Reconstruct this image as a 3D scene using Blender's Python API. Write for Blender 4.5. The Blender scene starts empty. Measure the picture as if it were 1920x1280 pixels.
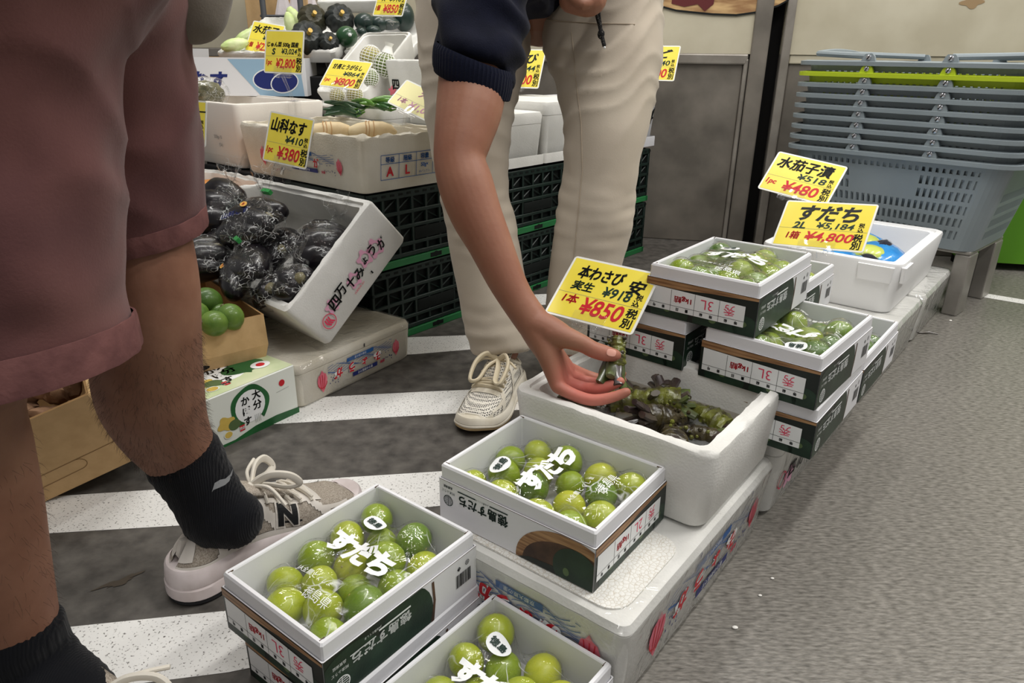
import bpy, bmesh, math, random
from mathutils import Vector, Matrix, Euler, noise
from mathutils.geometry import tessellate_polygon
random.seed(7)
PI = math.pi
R = math.radians
scene = bpy.context.scene
COL = scene.collection

# ------------------------------------------------------------------ camera, light, exposure
CAM_H = 0.7535
FPX, PITCH, ROLL = 1337.0, R(21.987), R(0.725)
cam_d = bpy.data.cameras.new('camera')
cam = bpy.data.objects.new('camera', cam_d)
COL.objects.link(cam)
cam_d.sensor_width = 36.0
cam_d.lens = FPX / 1920.0 * 36.0
cam_d.clip_start = 0.02
cam_d.dof.use_dof = False
_fw = Vector((0, math.cos(PITCH), -math.sin(PITCH)))
_up = Vector((0, math.sin(PITCH), math.cos(PITCH)))
_rt = Vector((1, 0, 0))
CR = math.cos(ROLL) * _rt + math.sin(ROLL) * _up
CU = -math.sin(ROLL) * _rt + math.cos(ROLL) * _up
CF = _fw
CP = Vector((0, 0, CAM_H))
cam.matrix_world = Matrix(((CR.x, CU.x, -CF.x, 0), (CR.y, CU.y, -CF.y, 0), (CR.z, CU.z, -CF.z, CAM_H), (0, 0, 0, 1)))
scene.camera = cam

scene.view_settings.view_transform = 'Standard'
scene.view_settings.look = 'None'
scene.view_settings.gamma = 1.0
scene.view_settings.use_curve_mapping = False
scene.view_settings.exposure = 0.0
scene.cycles.transparent_max_bounces = 24

world = bpy.data.worlds.new('hall')
scene.world = world
world.use_nodes = True
bg = world.node_tree.nodes['Background']
bg.inputs[0].default_value = (1.0, 0.985, 0.96, 1)
bg.inputs[1].default_value = 0.25


def ceiling_lamp(name, loc, sx, sy, power, rz=0.0, col=(1, 0.975, 0.935)):
    d = bpy.data.lights.new(name, 'AREA')
    d.shape = 'RECTANGLE'
    d.size, d.size_y, d.energy, d.color = sx, sy, power, col
    o = bpy.data.objects.new(name, d)
    o.location = loc
    o.rotation_euler = (0, 0, rz)
    COL.objects.link(o)
    return o


ceiling_lamp('ceiling_tube', (0.9, 0.9, 3.0), 2.4, 0.16, 42, R(50))
ceiling_lamp('ceiling_tube', (-0.9, 2.3, 3.0), 2.4, 0.16, 42, R(50))
ceiling_lamp('ceiling_tube', (2.7, 1.5, 3.0), 2.4, 0.16, 64, R(50))
ceiling_lamp('ceiling_tube', (0.3, -1.2, 3.0), 2.4, 0.16, 24, R(50))
ceiling_lamp('ceiling_tube', (0.6, 2.4, 3.0), 1.2, 0.16, 20, R(50))


def at(x, y, t):
    """world point seen at photo pixel (x, y) at distance t along the view axis"""
    return CP + (CF + (x - 960) / FPX * CR + (640 - y) / FPX * CU) * t


def atz(x, y, z):
    d = CF + (x - 960) / FPX * CR + (640 - y) / FPX * CU
    return CP + d * ((z - CAM_H) / d.z)


# ------------------------------------------------------------------ materials
def lin(c):
    return tuple(((v / 255) / 12.92 if v / 255 <= 0.04045 else ((v / 255 + 0.055) / 1.055) ** 2.4) for v in c)


MATS = {}


def mat(name, rgb, rough=0.6, spec=0.5, metal=0.0, var=None, vscale=8.0, vdetail=4.0, bump=0.0, bscale=60.0, bdetail=3.0,
        coat=0.0, coatr=0.1, sheen=0.0, sss=0.0, trans=0.0, ior=1.45, alpha=1.0, kind='noise', vlo=0.35, vhi=0.65, stretch=None, bstretch=None, bkind='noise', bdist=0.002, rvar=0.0):
    if name in MATS:
        return MATS[name]
    m = bpy.data.materials.new(name)
    m.use_nodes = True
    nt = m.node_tree
    b = nt.nodes['Principled BSDF']
    c = lin(rgb)
    b.inputs['Base Color'].default_value = (*c, 1)
    b.inputs['Roughness'].default_value = rough
    b.inputs['Specular IOR Level'].default_value = spec
    b.inputs['Metallic'].default_value = metal
    b.inputs['Coat Weight'].default_value = coat
    b.inputs['Coat Roughness'].default_value = coatr
    b.inputs['Sheen Weight'].default_value = sheen
    b.inputs['Transmission Weight'].default_value = trans
    b.inputs['IOR'].default_value = ior
    b.inputs['Alpha'].default_value = alpha
    if sss:
        b.inputs['Subsurface Weight'].default_value = sss
        b.inputs['Subsurface Radius'].default_value = (0.01, 0.004, 0.002)
        b.inputs['Subsurface Scale'].default_value = 1.0
    tc = nt.nodes.new('ShaderNodeTexCoord')

    def coords(st):
        if not st:
            return tc.outputs['Object']
        mp = nt.nodes.new('ShaderNodeMapping')
        mp.inputs['Scale'].default_value = st
        nt.links.new(tc.outputs['Object'], mp.inputs[0])
        return mp.outputs[0]

    def tex(kind_, sc, det, st):
        if kind_ == 'voronoi':
            n = nt.nodes.new('ShaderNodeTexVoronoi')
            n.inputs['Scale'].default_value = sc
        elif kind_ == 'dots':
            n = nt.nodes.new('ShaderNodeTexVoronoi')
            n.inputs['Scale'].default_value = sc
            n.inputs['Randomness'].default_value = 0.12
        elif kind_ == 'cracks':
            n = nt.nodes.new('ShaderNodeTexVoronoi')
            n.feature = 'DISTANCE_TO_EDGE'
            n.inputs['Scale'].default_value = sc
        elif kind_ == 'wave':
            n = nt.nodes.new('ShaderNodeTexWave')
            n.inputs['Scale'].default_value = sc
            n.inputs['Distortion'].default_value = 1.5
        else:
            n = nt.nodes.new('ShaderNodeTexNoise')
            n.inputs['Scale'].default_value = sc
            n.inputs['Detail'].default_value = det
        nt.links.new(coords(st), n.inputs['Vector'])
        return n.outputs[0]
    if var is not None:
        rp = nt.nodes.new('ShaderNodeValToRGB')
        rp.color_ramp.elements[0].position = vlo
        rp.color_ramp.elements[1].position = vhi
        rp.color_ramp.elements[0].color = (*c, 1)
        rp.color_ramp.elements[1].color = (*lin(var), 1)
        nt.links.new(tex(kind, vscale, vdetail, stretch), rp.inputs[0])
        nt.links.new(rp.outputs[0], b.inputs['Base Color'])
    if bump:
        bn = nt.nodes.new('ShaderNodeBump')
        bn.inputs['Strength'].default_value = bump
        bn.inputs['Distance'].default_value = bdist
        nt.links.new(tex(bkind, bscale, bdetail, bstretch), bn.inputs['Height'])
        nt.links.new(bn.outputs[0], b.inputs['Normal'])
    MATS[name] = m
    return m


def film_mat(name, tint=(1, 1, 1), bump=0.5, bscale=35.0, refl=1.0, haze=0.0, rough=0.06, crease_glint=0.0, cscale=40.0):
    """thin clear plastic film: see-through with a crinkled glossy skin"""
    if name in MATS:
        return MATS[name]
    m = bpy.data.materials.new(name)
    m.use_nodes = True
    nt = m.node_tree
    nt.nodes.clear()
    out = nt.nodes.new('ShaderNodeOutputMaterial')
    tr = nt.nodes.new('ShaderNodeBsdfTransparent')
    tr.inputs[0].default_value = (*tint, 1)
    gl = nt.nodes.new('ShaderNodeBsdfGlossy')
    gl.inputs['Roughness'].default_value = rough
    fr = nt.nodes.new('ShaderNodeFresnel')
    # thin sheet: the same reflection from either side
    ge = nt.nodes.new('ShaderNodeNewGeometry')
    io = nt.nodes.new('ShaderNodeMath')
    io.operation = 'MULTIPLY_ADD'
    io.inputs[1].default_value = 1 / 1.45 - 1.45
    io.inputs[2].default_value = 1.45
    nt.links.new(ge.outputs['Backfacing'], io.inputs[0])
    nt.links.new(io.outputs[0], fr.inputs[0])
    tc = nt.nodes.new('ShaderNodeTexCoord')
    nz = nt.nodes.new('ShaderNodeTexNoise')
    nz.inputs['Scale'].default_value = bscale
    nz.inputs['Detail'].default_value = 3
    nz.inputs['Distortion'].default_value = 1.2
    nt.links.new(tc.outputs['Object'], nz.inputs['Vector'])
    bn = nt.nodes.new('ShaderNodeBump')
    bn.inputs['Strength'].default_value = bump
    bn.inputs['Distance'].default_value = 0.006
    nt.links.new(nz.outputs[0], bn.inputs['Height'])
    nt.links.new(bn.outputs[0], gl.inputs['Normal'])
    nt.links.new(bn.outputs[0], fr.inputs['Normal'])
    mu = nt.nodes.new('ShaderNodeMath')
    mu.operation = 'MULTIPLY'
    mu.use_clamp = True
    mu.inputs[1].default_value = refl
    nt.links.new(fr.outputs[0], mu.inputs[0])
    mx = nt.nodes.new('ShaderNodeMixShader')
    nt.links.new(mu.outputs[0], mx.inputs[0])
    nt.links.new(tr.outputs[0], mx.inputs[1])
    nt.links.new(gl.outputs[0], mx.inputs[2])
    last = mx
    if haze:
        df = nt.nodes.new('ShaderNodeBsdfDiffuse')
        df.inputs[0].default_value = (0.85, 0.87, 0.86, 1)
        m2 = nt.nodes.new('ShaderNodeMixShader')
        m2.inputs[0].default_value = haze
        nt.links.new(mx.outputs[0], m2.inputs[1])
        nt.links.new(df.outputs[0], m2.inputs[2])
        last = m2
    if crease_glint:
        # folds scatter light; crinkle highlights painted in as thin milky lines
        n2 = nt.nodes.new('ShaderNodeTexNoise')
        n2.inputs['Scale'].default_value = cscale * .35
        n2.inputs['Detail'].default_value = 2
        mxv = nt.nodes.new('ShaderNodeMix')
        mxv.data_type = 'VECTOR'
        mxv.inputs[0].default_value = .07
        nt.links.new(tc.outputs['Object'], n2.inputs['Vector'])
        nt.links.new(tc.outputs['Object'], mxv.inputs[4])
        nt.links.new(n2.outputs['Color'], mxv.inputs[5])
        vo = nt.nodes.new('ShaderNodeTexVoronoi')
        vo.feature = 'DISTANCE_TO_EDGE'
        vo.inputs['Scale'].default_value = cscale
        nt.links.new(mxv.outputs[1], vo.inputs['Vector'])
        mr = nt.nodes.new('ShaderNodeMapRange')
        mr.inputs[1].default_value = 0.0
        mr.inputs[2].default_value = 0.035
        mr.inputs[3].default_value = crease_glint
        mr.inputs[4].default_value = 0.0
        nt.links.new(vo.outputs['Distance'], mr.inputs[0])
        n3 = nt.nodes.new('ShaderNodeTexNoise')
        n3.inputs['Scale'].default_value = cscale * .5
        nt.links.new(tc.outputs['Object'], n3.inputs['Vector'])
        m4 = nt.nodes.new('ShaderNodeMapRange')
        m4.inputs[1].default_value = .46
        m4.inputs[2].default_value = .62
        nt.links.new(n3.outputs[0], m4.inputs[0])
        ml = nt.nodes.new('ShaderNodeMath')
        ml.operation = 'MULTIPLY'
        nt.links.new(mr.outputs[0], ml.inputs[0])
        nt.links.new(m4.outputs[0], ml.inputs[1])
        d2 = nt.nodes.new('ShaderNodeBsdfDiffuse')
        d2.inputs[0].default_value = (0.9, 0.92, 0.92, 1)
        m3 = nt.nodes.new('ShaderNodeMixShader')
        nt.links.new(ml.outputs[0], m3.inputs[0])
        nt.links.new(last.outputs[0], m3.inputs[1])
        nt.links.new(d2.outputs[0], m3.inputs[2])
        last = m3
    nt.links.new(last.outputs[0], out.inputs[0])
    MATS[name] = m
    return m


M_foam = mat('foam_white', (226, 225, 221), 0.62, 0.35, var=(212, 211, 206), vscale=9, bump=0.25, bscale=260, bkind='voronoi', bdist=0.0012)
M_foam_old = mat('foam_used', (222, 217, 205), 0.62, 0.3, var=(196, 188, 170), vscale=6, bump=0.3, bscale=220, bkind='voronoi', bdist=0.0012)
M_foam_rough = mat('foam_beads', (196, 188, 174), 0.55, 0.4, var=(226, 225, 220), kind='cracks', vscale=170, vlo=0.0, vhi=0.09, bump=0.6, bscale=170, bkind='cracks', bdist=0.0015)
M_card = mat('carton_white', (226, 226, 229), 0.5, 0.35, bump=0.05, bscale=300)
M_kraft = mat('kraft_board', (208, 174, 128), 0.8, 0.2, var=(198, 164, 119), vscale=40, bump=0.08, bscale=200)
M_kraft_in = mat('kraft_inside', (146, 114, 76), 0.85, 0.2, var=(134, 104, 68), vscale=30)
M_green_print = mat('print_dark_green', (26, 34, 30), 0.4, 0.4)
M_fruit_print = mat('print_fruit', (38, 60, 46), 0.4, 0.4, var=(26, 44, 34), vscale=30, bump=0.1, bscale=300)
M_fruit_print2 = mat('print_fruit_light', (84, 104, 66), 0.4, 0.4)
M_wood_print = mat('print_wood', (176, 138, 98), 0.45, 0.3, var=(122, 86, 58), vscale=14, stretch=(1, 1, 18))
M_wood_dark = mat('print_basket', (96, 70, 54), 0.45, 0.3, var=(60, 44, 36), vscale=30)
M_white_ink = mat('ink_white', (236, 238, 238), 0.45, 0.4)
M_black_ink = mat('ink_black', (22, 24, 24), 0.5, 0.3)
M_green_ink = mat('ink_green_black', (22, 48, 40), 0.5, 0.3)
M_red_ink = mat('ink_red', (196, 34, 46), 0.5, 0.3)
M_pinkred_ink = mat('ink_pink_red', (222, 62, 96), 0.5, 0.3)
M_pink_ink = mat('ink_pink', (226, 126, 140), 0.5, 0.3, var=(208, 96, 116), vscale=30)
M_palepink_ink = mat('ink_pale_pink', (222, 164, 190), 0.5, 0.3)
M_blue_ink = mat('ink_blue', (40, 92, 158), 0.5, 0.3)
M_navy_ink = mat('ink_navy', (38, 48, 112), 0.5, 0.3)
M_grey_ink = mat('ink_grey', (128, 130, 132), 0.5, 0.3)
M_yellow = mat('card_yellow', (240, 222, 84), 0.28, 0.5, var=(234, 214, 72), vscale=12)
M_pale_yellow = mat('card_faded_yellow', (242, 234, 150), 0.3, 0.5)
M_laminate = mat('laminate_edge', (232, 232, 226), 0.3, 0.5)
M_acryl = film_mat('clear_acrylic', bump=0.03, bscale=30, refl=1.2, haze=0.006)
M_film = film_mat('bag_film', bump=0.7, bscale=34, refl=1.6, haze=0.006, rough=.04, crease_glint=.55, cscale=34)
M_film_strong = film_mat('crinkled_film', bump=1.0, bscale=55, refl=.95, haze=0.003, rough=.05, crease_glint=1.0, cscale=60)
M_wrap = film_mat('stretch_wrap', bump=0.6, bscale=26, refl=1.3, haze=0.05)
M_skin_a = mat('skin_tan', (160, 114, 92), 0.5, 0.4, var=(147, 99, 79), vscale=14, bump=0.12, bscale=180, sss=0.12)


def redden(m, centre, r0, r1, rgb):
    nt = m.node_tree
    b = nt.nodes['Principled BSDF']
    src = b.inputs['Base Color'].links[0].from_socket
    tc = nt.nodes.new('ShaderNodeTexCoord')
    ds = nt.nodes.new('ShaderNodeVectorMath')
    ds.operation = 'DISTANCE'
    ds.inputs[1].default_value = centre
    nt.links.new(tc.outputs['Object'], ds.inputs[0])
    mr = nt.nodes.new('ShaderNodeMapRange')
    mr.interpolation_type = 'SMOOTHSTEP'
    mr.inputs[1].default_value = r0
    mr.inputs[2].default_value = r1
    mr.inputs[3].default_value = 1.0
    mr.inputs[4].default_value = 0.0
    nt.links.new(ds.outputs['Value'], mr.inputs[0])
    mx = nt.nodes.new('ShaderNodeMix')
    mx.data_type = 'RGBA'
    nt.links.new(mr.outputs[0], mx.inputs[0])
    nt.links.new(src, mx.inputs[6])
    mx.inputs[7].default_value = (*lin(rgb), 1)
    nt.links.new(mx.outputs[2], b.inputs['Base Color'])


redden(M_skin_a, tuple(at(1110, 726, 1.09)), .015, .085, (206, 118, 106))
M_skin_b = mat('skin_brown', (144, 104, 84), 0.55, 0.35, var=(126, 87, 69), vscale=16, bump=0.12, bscale=160, sss=0.1)


# ------------------------------------------------------------------ mesh builder
class MB:
    def __init__(self):
        self.v, self.f, self.mi, self.sm, self.mats = [], [], [], [], []
        self.X = Matrix.Identity(4)

    def midx(self, m):
        if m not in self.mats:
            self.mats.append(m)
        return self.mats.index(m)

    def add(self, vs, fs, m, smooth=False, X=None):
        T = self.X @ X if X is not None else self.X
        o = len(self.v)
        self.v += [T @ Vector(p) for p in vs]
        k = self.midx(m)
        for f in fs:
            self.f.append([i + o for i in f])
            self.mi.append(k)
            self.sm.append(smooth)
        return o

    def bm(self, bm_, m, smooth=False, X=None):
        bm_.verts.index_update()
        self.add([v.co.copy() for v in bm_.verts], [[v.index for v in f.verts] for f in bm_.faces], m, smooth, X)
        bm_.free()

    def box(self, x0, y0, z0, x1, y1, z1, m, bev=0.0, seg=2, X=None, smooth=False):
        b = bmesh.new()
        bmesh.ops.create_cube(b, size=1.0, matrix=Matrix.Translation(((x0 + x1) / 2, (y0 + y1) / 2, (z0 + z1) / 2)) @ Matrix.Diagonal((abs(x1 - x0), abs(y1 - y0), abs(z1 - z0), 1)))
        if bev > 0:
            bmesh.ops.bevel(b, geom=list(b.edges), offset=bev, segments=seg, affect='EDGES', profile=0.5)
        self.bm(b, m, smooth, X)

    def tube(self, pts, rad, m, n=8, caps=True, smooth=True, X=None, flat=1.0, round_caps=False, up=None):
        pts = [Vector(p) for p in pts]
        if not hasattr(rad, '__len__'):
            rad = [rad] * len(pts)
        rad = list(rad)
        if round_caps:
            d0 = (pts[0] - pts[1]).normalized()
            d1 = (pts[-1] - pts[-2]).normalized()
            pre = [(pts[0] + d0 * rad[0] * s, rad[0] * math.sqrt(max(0.0, 1 - s * s))) for s in (0.97, 0.8, 0.5)]
            post = [(pts[-1] + d1 * rad[-1] * s, rad[-1] * math.sqrt(max(0.0, 1 - s * s))) for s in (0.5, 0.8, 0.97)]
            pts = [p for p, _ in pre] + pts + [p for p, _ in post]
            rad = [r for _, r in pre] + rad + [r for _, r in post]
        vs, fs = [], []
        tprev = None
        ref = Vector(up) if up is not None else Vector((0, 0, 1))
        for i, p in enumerate(pts):
            t = (pts[min(i + 1, len(pts) - 1)] - pts[max(i - 1, 0)]).normalized()
            if tprev is None:
                if abs(t.dot(ref)) > 0.95:
                    ref = Vector((1, 0, 0))
                a = (ref - t * ref.dot(t)).normalized()
            else:
                a = (a - t * a.dot(t)).normalized()
            b = t.cross(a)
            tprev = t
            for k in range(n):
                an = 2 * PI * k / n
                vs.append(p + (a * math.cos(an) * flat + b * math.sin(an)) * rad[i])
        L = len(pts)
        for i in range(L - 1):
            for k in range(n):
                k2 = (k + 1) % n
                fs.append((i * n + k, i * n + k2, (i + 1) * n + k2, (i + 1) * n + k))
        if caps:
            fs.append(tuple(range(n - 1, -1, -1)))
            fs.append(tuple((L - 1) * n + k for k in range(n)))
        self.add(vs, fs, m, smooth, X)

    def loft(self, rings, m, closed=True, cap0=True, cap1=True, smooth=False, X=None):
        n = len(rings[0])
        vs = [p for r in rings for p in r]
        fs = []
        for i in range(len(rings) - 1):
            for k in range(n if closed else n - 1):
                k2 = (k + 1) % n
                fs.append((i * n + k, i * n + k2, (i + 1) * n + k2, (i + 1) * n + k))
        if cap0:
            fs.append(tuple(range(n - 1, -1, -1)))
        if cap1:
            fs.append(tuple((len(rings) - 1) * n + k for k in range(n)))
        self.add(vs, fs, m, smooth, X)

    def lathe(self, prof, m, n=20, smooth=True, X=None, mod=None):
        vs, fs = [], []
        for (r, z) in prof:
            for k in range(n):
                a = 2 * PI * k / n
                s = mod(a, r, z) if mod else 1.0
                vs.append((r * s * math.cos(a), r * s * math.sin(a), z))
        for i in range(len(prof) - 1):
            for k in range(n):
                k2 = (k + 1) % n
                fs.append((i * n + k, i * n + k2, (i + 1) * n + k2, (i + 1) * n + k))
        fs.append(tuple(range(n - 1, -1, -1)))
        fs.append(tuple((len(prof) - 1) * n + k for k in range(n)))
        self.add(vs, fs, m, smooth, X)

    def ball(self, c, r, m, n=16, k=10, X=None, disp=None, smooth=True):
        if not hasattr(r, '__len__'):
            r = (r, r, r)
        vs, fs = [], []
        c = Vector(c)
        for i in range(1, k):
            th = PI * i / k
            for j in range(n):
                ph = 2 * PI * j / n
                d = Vector((math.sin(th) * math.cos(ph), math.sin(th) * math.sin(ph), math.cos(th)))
                s = disp(d) if disp else 1.0
                vs.append(c + Vector((d.x * r[0], d.y * r[1], d.z * r[2])) * s)
        s0 = disp(Vector((0, 0, 1))) if disp else 1
        s1 = disp(Vector((0, 0, -1))) if disp else 1
        vs.append(c + Vector((0, 0, r[2] * s0)))
        vs.append(c - Vector((0, 0, r[2] * s1)))
        for i in range(k - 2):
            for j in range(n):
                j2 = (j + 1) % n
                fs.append((i * n + j, (i + 1) * n + j, (i + 1) * n + j2, i * n + j2))
        T, B = (k - 1) * n, (k - 1) * n + 1
        for j in range(n):
            j2 = (j + 1) % n
            fs.append((T, j, j2))
            fs.append((B, (k - 2) * n + j2, (k - 2) * n + j))
        self.add(vs, fs, m, smooth, X)

    def poly(self, pts2, m, F=None, z=0.0):
        """flat polygon in decal coordinates"""
        p3 = [Vector((p[0], p[1], z)) for p in pts2]
        tris = tessellate_polygon([p3])
        # keep the winding so that faces look along +z
        out = []
        for t in tris:
            a, b, c = (p3[i] for i in t)
            out.append(t if (b - a).cross(c - a).z > 0 else (t[0], t[2], t[1]))
        self.add(p3, out, m, False, F)

    def rect(self, x0, y0, x1, y1, m, F=None, z=0.0):
        self.add([(x0, y0, z), (x1, y0, z), (x1, y1, z), (x0, y1, z)], [(0, 1, 2, 3)], m, False, F)

    def line(self, x0, y0, x1, y1, w, m, F=None, z=0.0):
        d = Vector((x1 - x0, y1 - y0))
        nrm = Vector((-d.y, d.x)).normalized() * (w / 2)
        self.add([(x0 - nrm.x, y0 - nrm.y, z), (x1 - nrm.x, y1 - nrm.y, z), (x1 + nrm.x, y1 + nrm.y, z), (x0 + nrm.x, y0 + nrm.y, z)], [(0, 1, 2, 3)], m, False, F)

    def ring(self, cx, cy, r0, r1, m, F=None, z=0.0, n=28, a0=0.0, a1=2 * PI, sy=1.0, wob=0.0):
        vs, fs = [], []
        for i in range(n + 1):
            a = a0 + (a1 - a0) * i / n
            q = 1 + wob * math.sin(5 * a + 1) * 0.5
            vs += [(cx + r0 * math.cos(a), cy + r0 * sy * math.sin(a), z), (cx + r1 * q * math.cos(a), cy + r1 * q * sy * math.sin(a), z)]
        for i in range(n):
            fs.append((2 * i, 2 * i + 1, 2 * i + 3, 2 * i + 2))
        self.add(vs, fs, m, False, F)

    def blob(self, cx, cy, rx, ry, m, F=None, z=0.0, n=24, clip=None, rot=0.0, shape=None):
        pts = []
        for i in range(n):
            a = 2 * PI * i / n
            s = shape(a) if shape else 1.0
            x, y = rx * s * math.cos(a), ry * s * math.sin(a)
            pts.append((cx + x * math.cos(rot) - y * math.sin(rot), cy + x * math.sin(rot) + y * math.cos(rot)))
        if clip:
            pts = clip_rect(pts, *clip)
        if len(pts) > 2:
            self.poly(pts, m, F, z)

    def text(self, s, cx, cy, h, m, F=None, z=0.0, w=None, bold=0.02, shear=0.0, rot=0.0, align='C', wmax=None, warp=None, fine=0):
        heavy = bold > .004 and any(ord(c) >= 0x4e00 for c in s)
        if heavy:
            bold = 0.0
        vs, fs, bw, bh, x0, y0 = glyphs(s, bold, shear, fine)
        k = h / bh
        kx = (w / bw) if w else k
        if wmax and bw * kx > wmax:
            kx = wmax / bw
        cr, sr = math.cos(rot), math.sin(rot)
        out = []
        for p in vs:
            x, y = (p[0] - x0 - bw / 2) * kx, (p[1] - y0 - bh / 2) * k
            if align == 'L':
                x += bw * kx / 2
            X, Y = cx + x * cr - y * sr, cy + x * sr + y * cr
            out.append((X, Y))
        d = .028 * h
        for ox, oy in (((-d, -d), (d, -d), (-d, d), (d, d)) if heavy else ((0, 0),)):
            self.add([warp(q[0] + ox, q[1] + oy) if warp else (q[0] + ox, q[1] + oy, z) for q in out], fs, m, False, F)

    def build(self, name, parent=None, loc=None, rot=None, mw=None, recalc=False):
        me = bpy.data.meshes.new(name)
        me.from_pydata([tuple(p) for p in self.v], [], self.f)
        for m in self.mats:
            me.materials.append(m)
        me.polygons.foreach_set('material_index', self.mi)
        me.polygons.foreach_set('use_smooth', self.sm)
        if recalc:
            b = bmesh.new()
            b.from_mesh(me)
            bmesh.ops.recalc_face_normals(b, faces=b.faces)
            b.to_mesh(me)
            b.free()
        me.update()
        if any(self.sm):
            me.set_sharp_from_angle(angle=R(38))
        o = bpy.data.objects.new(name, me)
        COL.objects.link(o)
        if parent:
            o.parent = parent
        if mw is not None:
            o.matrix_world = mw
        if loc is not None:
            o.location = loc
        if rot is not None:
            o.rotation_euler = rot
        return o


def clip_rect(pts, x0, y0, x1, y1):
    def clip(ps, ins, inter):
        out = []
        for i in range(len(ps)):
            a, b = ps[i - 1], ps[i]
            if ins(b):
                if not ins(a):
                    out.append(inter(a, b))
                out.append(b)
            elif ins(a):
                out.append(inter(a, b))
        return out

    def ix(c):
        return lambda a, b: (c, a[1] + (b[1] - a[1]) * (c - a[0]) / (b[0] - a[0]))

    def iy(c):
        return lambda a, b: (a[0] + (b[0] - a[0]) * (c - a[1]) / (b[1] - a[1]), c)
    for ins, it in ((lambda p: p[0] >= x0, ix(x0)), (lambda p: p[0] <= x1, ix(x1)), (lambda p: p[1] >= y0, iy(y0)), (lambda p: p[1] <= y1, iy(y1))):
        if pts:
            pts = clip(pts, ins, it)
    return pts


_GL = {}


def glyphs(s, bold, shear, fine=0):
    key = (s, bold, shear, fine)
    if key in _GL:
        return _GL[key]
    cu = bpy.data.curves.new('lettering', 'FONT')
    cu.body = s
    cu.size = 1.0
    cu.offset = bold
    cu.shear = shear
    cu.resolution_u = 3
    o = bpy.data.objects.new('lettering', cu)
    COL.objects.link(o)
    dg = bpy.context.evaluated_depsgraph_get()
    me = bpy.data.meshes.new_from_object(o.evaluated_get(dg))
    if fine:
        b = bmesh.new()
        b.from_mesh(me)
        bmesh.ops.triangulate(b, faces=b.faces)
        for _ in range(fine):
            ed = [e for e in b.edges if e.calc_length() > 0.16]
            bmesh.ops.subdivide_edges(b, edges=ed, cuts=1, use_grid_fill=False)
            bmesh.ops.triangulate(b, faces=b.faces)
        b.to_mesh(me)
        b.free()
    vs = [tuple(v.co[:2]) for v in me.vertices]
    fs = []
    for p in me.polygons:
        fs.append(list(p.vertices) if p.normal.z >= 0 else list(p.vertices)[::-1])
    bpy.data.objects.remove(o)
    bpy.data.curves.remove(cu)
    bpy.data.meshes.remove(me)
    if not vs:
        vs, fs = [(0, 0), (1, 0), (0, 1)], []
    xs, ys = [p[0] for p in vs], [p[1] for p in vs]
    _GL[key] = (vs, fs, max(xs) - min(xs) or 1, max(ys) - min(ys) or 1, min(xs), min(ys))
    return _GL[key]


# ------------------------------------------------------------------ object helpers
def tag(o, label=None, cat=None, group=None, kind=None):
    if label:
        o['label'] = label
    if cat:
        o['category'] = cat
    if group:
        o['group'] = group
    if kind:
        o['kind'] = kind
    return o


def thing(name, label, cat, loc=(0, 0, 0), rot=(0, 0, 0), group=None, mw=None):
    o = bpy.data.objects.new(name, None)
    o.empty_display_size = 0.05
    COL.objects.link(o)
    if mw is not None:
        o.matrix_world = mw
    else:
        o.location = loc
        o.rotation_euler = rot
    return tag(o, label, cat, group)


def dup(root, label=None, group=None):
    kids = {}
    for o in COL.objects:
        if o.parent:
            kids.setdefault(o.parent, []).append(o)

    def cp(o, par):
        c = o.copy()
        COL.objects.link(c)
        if par:
            c.parent = par
        for ch in kids.get(o, []):
            cp(ch, c)
        return c
    r = cp(root, None)
    return tag(r, label, None, group)


def frame(origin, xdir, ydir):
    x, y = Vector(xdir).normalized(), Vector(ydir).normalized()
    z = x.cross(y)
    o = Vector(origin)
    return Matrix(((x.x, y.x, z.x, o.x), (x.y, y.y, z.y, o.y), (x.z, y.z, z.z, o.z), (0, 0, 0, 1)))


def rr(hx, hy, r, z, n=5, jit=0.0, sub=1, cx=0.0, cy=0.0, seed=0):
    """rounded rectangle ring"""
    pts = []
    r = min(r, hx, hy)
    cs = [(hx - r, hy - r, 0), (-hx + r, hy - r, PI / 2), (-hx + r, -hy + r, PI), (hx - r, -hy + r, 1.5 * PI)]
    for i, (x, y, a) in enumerate(cs):
        for k in range(n + 1):
            an = a + PI / 2 * k / n
            pts.append(Vector((cx + x + r * math.cos(an), cy + y + r * math.sin(an), z)))
        nx, ny, na = cs[(i + 1) % 4]
        p0, p1 = pts[-1], Vector((cx + nx + r * math.cos(na), cy + ny + r * math.sin(na), z))
        for s in range(1, sub):
            pts.append(p0.lerp(p1, s / sub))
    if jit:
        for i, p in enumerate(pts):
            p.z += jit * noise.noise(Vector((p.x * 55, p.y * 55, seed * 3.1)))
            p.x += jit * 0.4 * noise.noise(Vector((p.x * 90, p.y * 90, seed + 9)))
    return pts


def to_bm(mb):
    b = bmesh.new()
    vs = [b.verts.new(p) for p in mb.v]
    for f in mb.f:
        try:
            b.faces.new([vs[i] for i in f])
        except ValueError:
            pass
    return b


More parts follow.
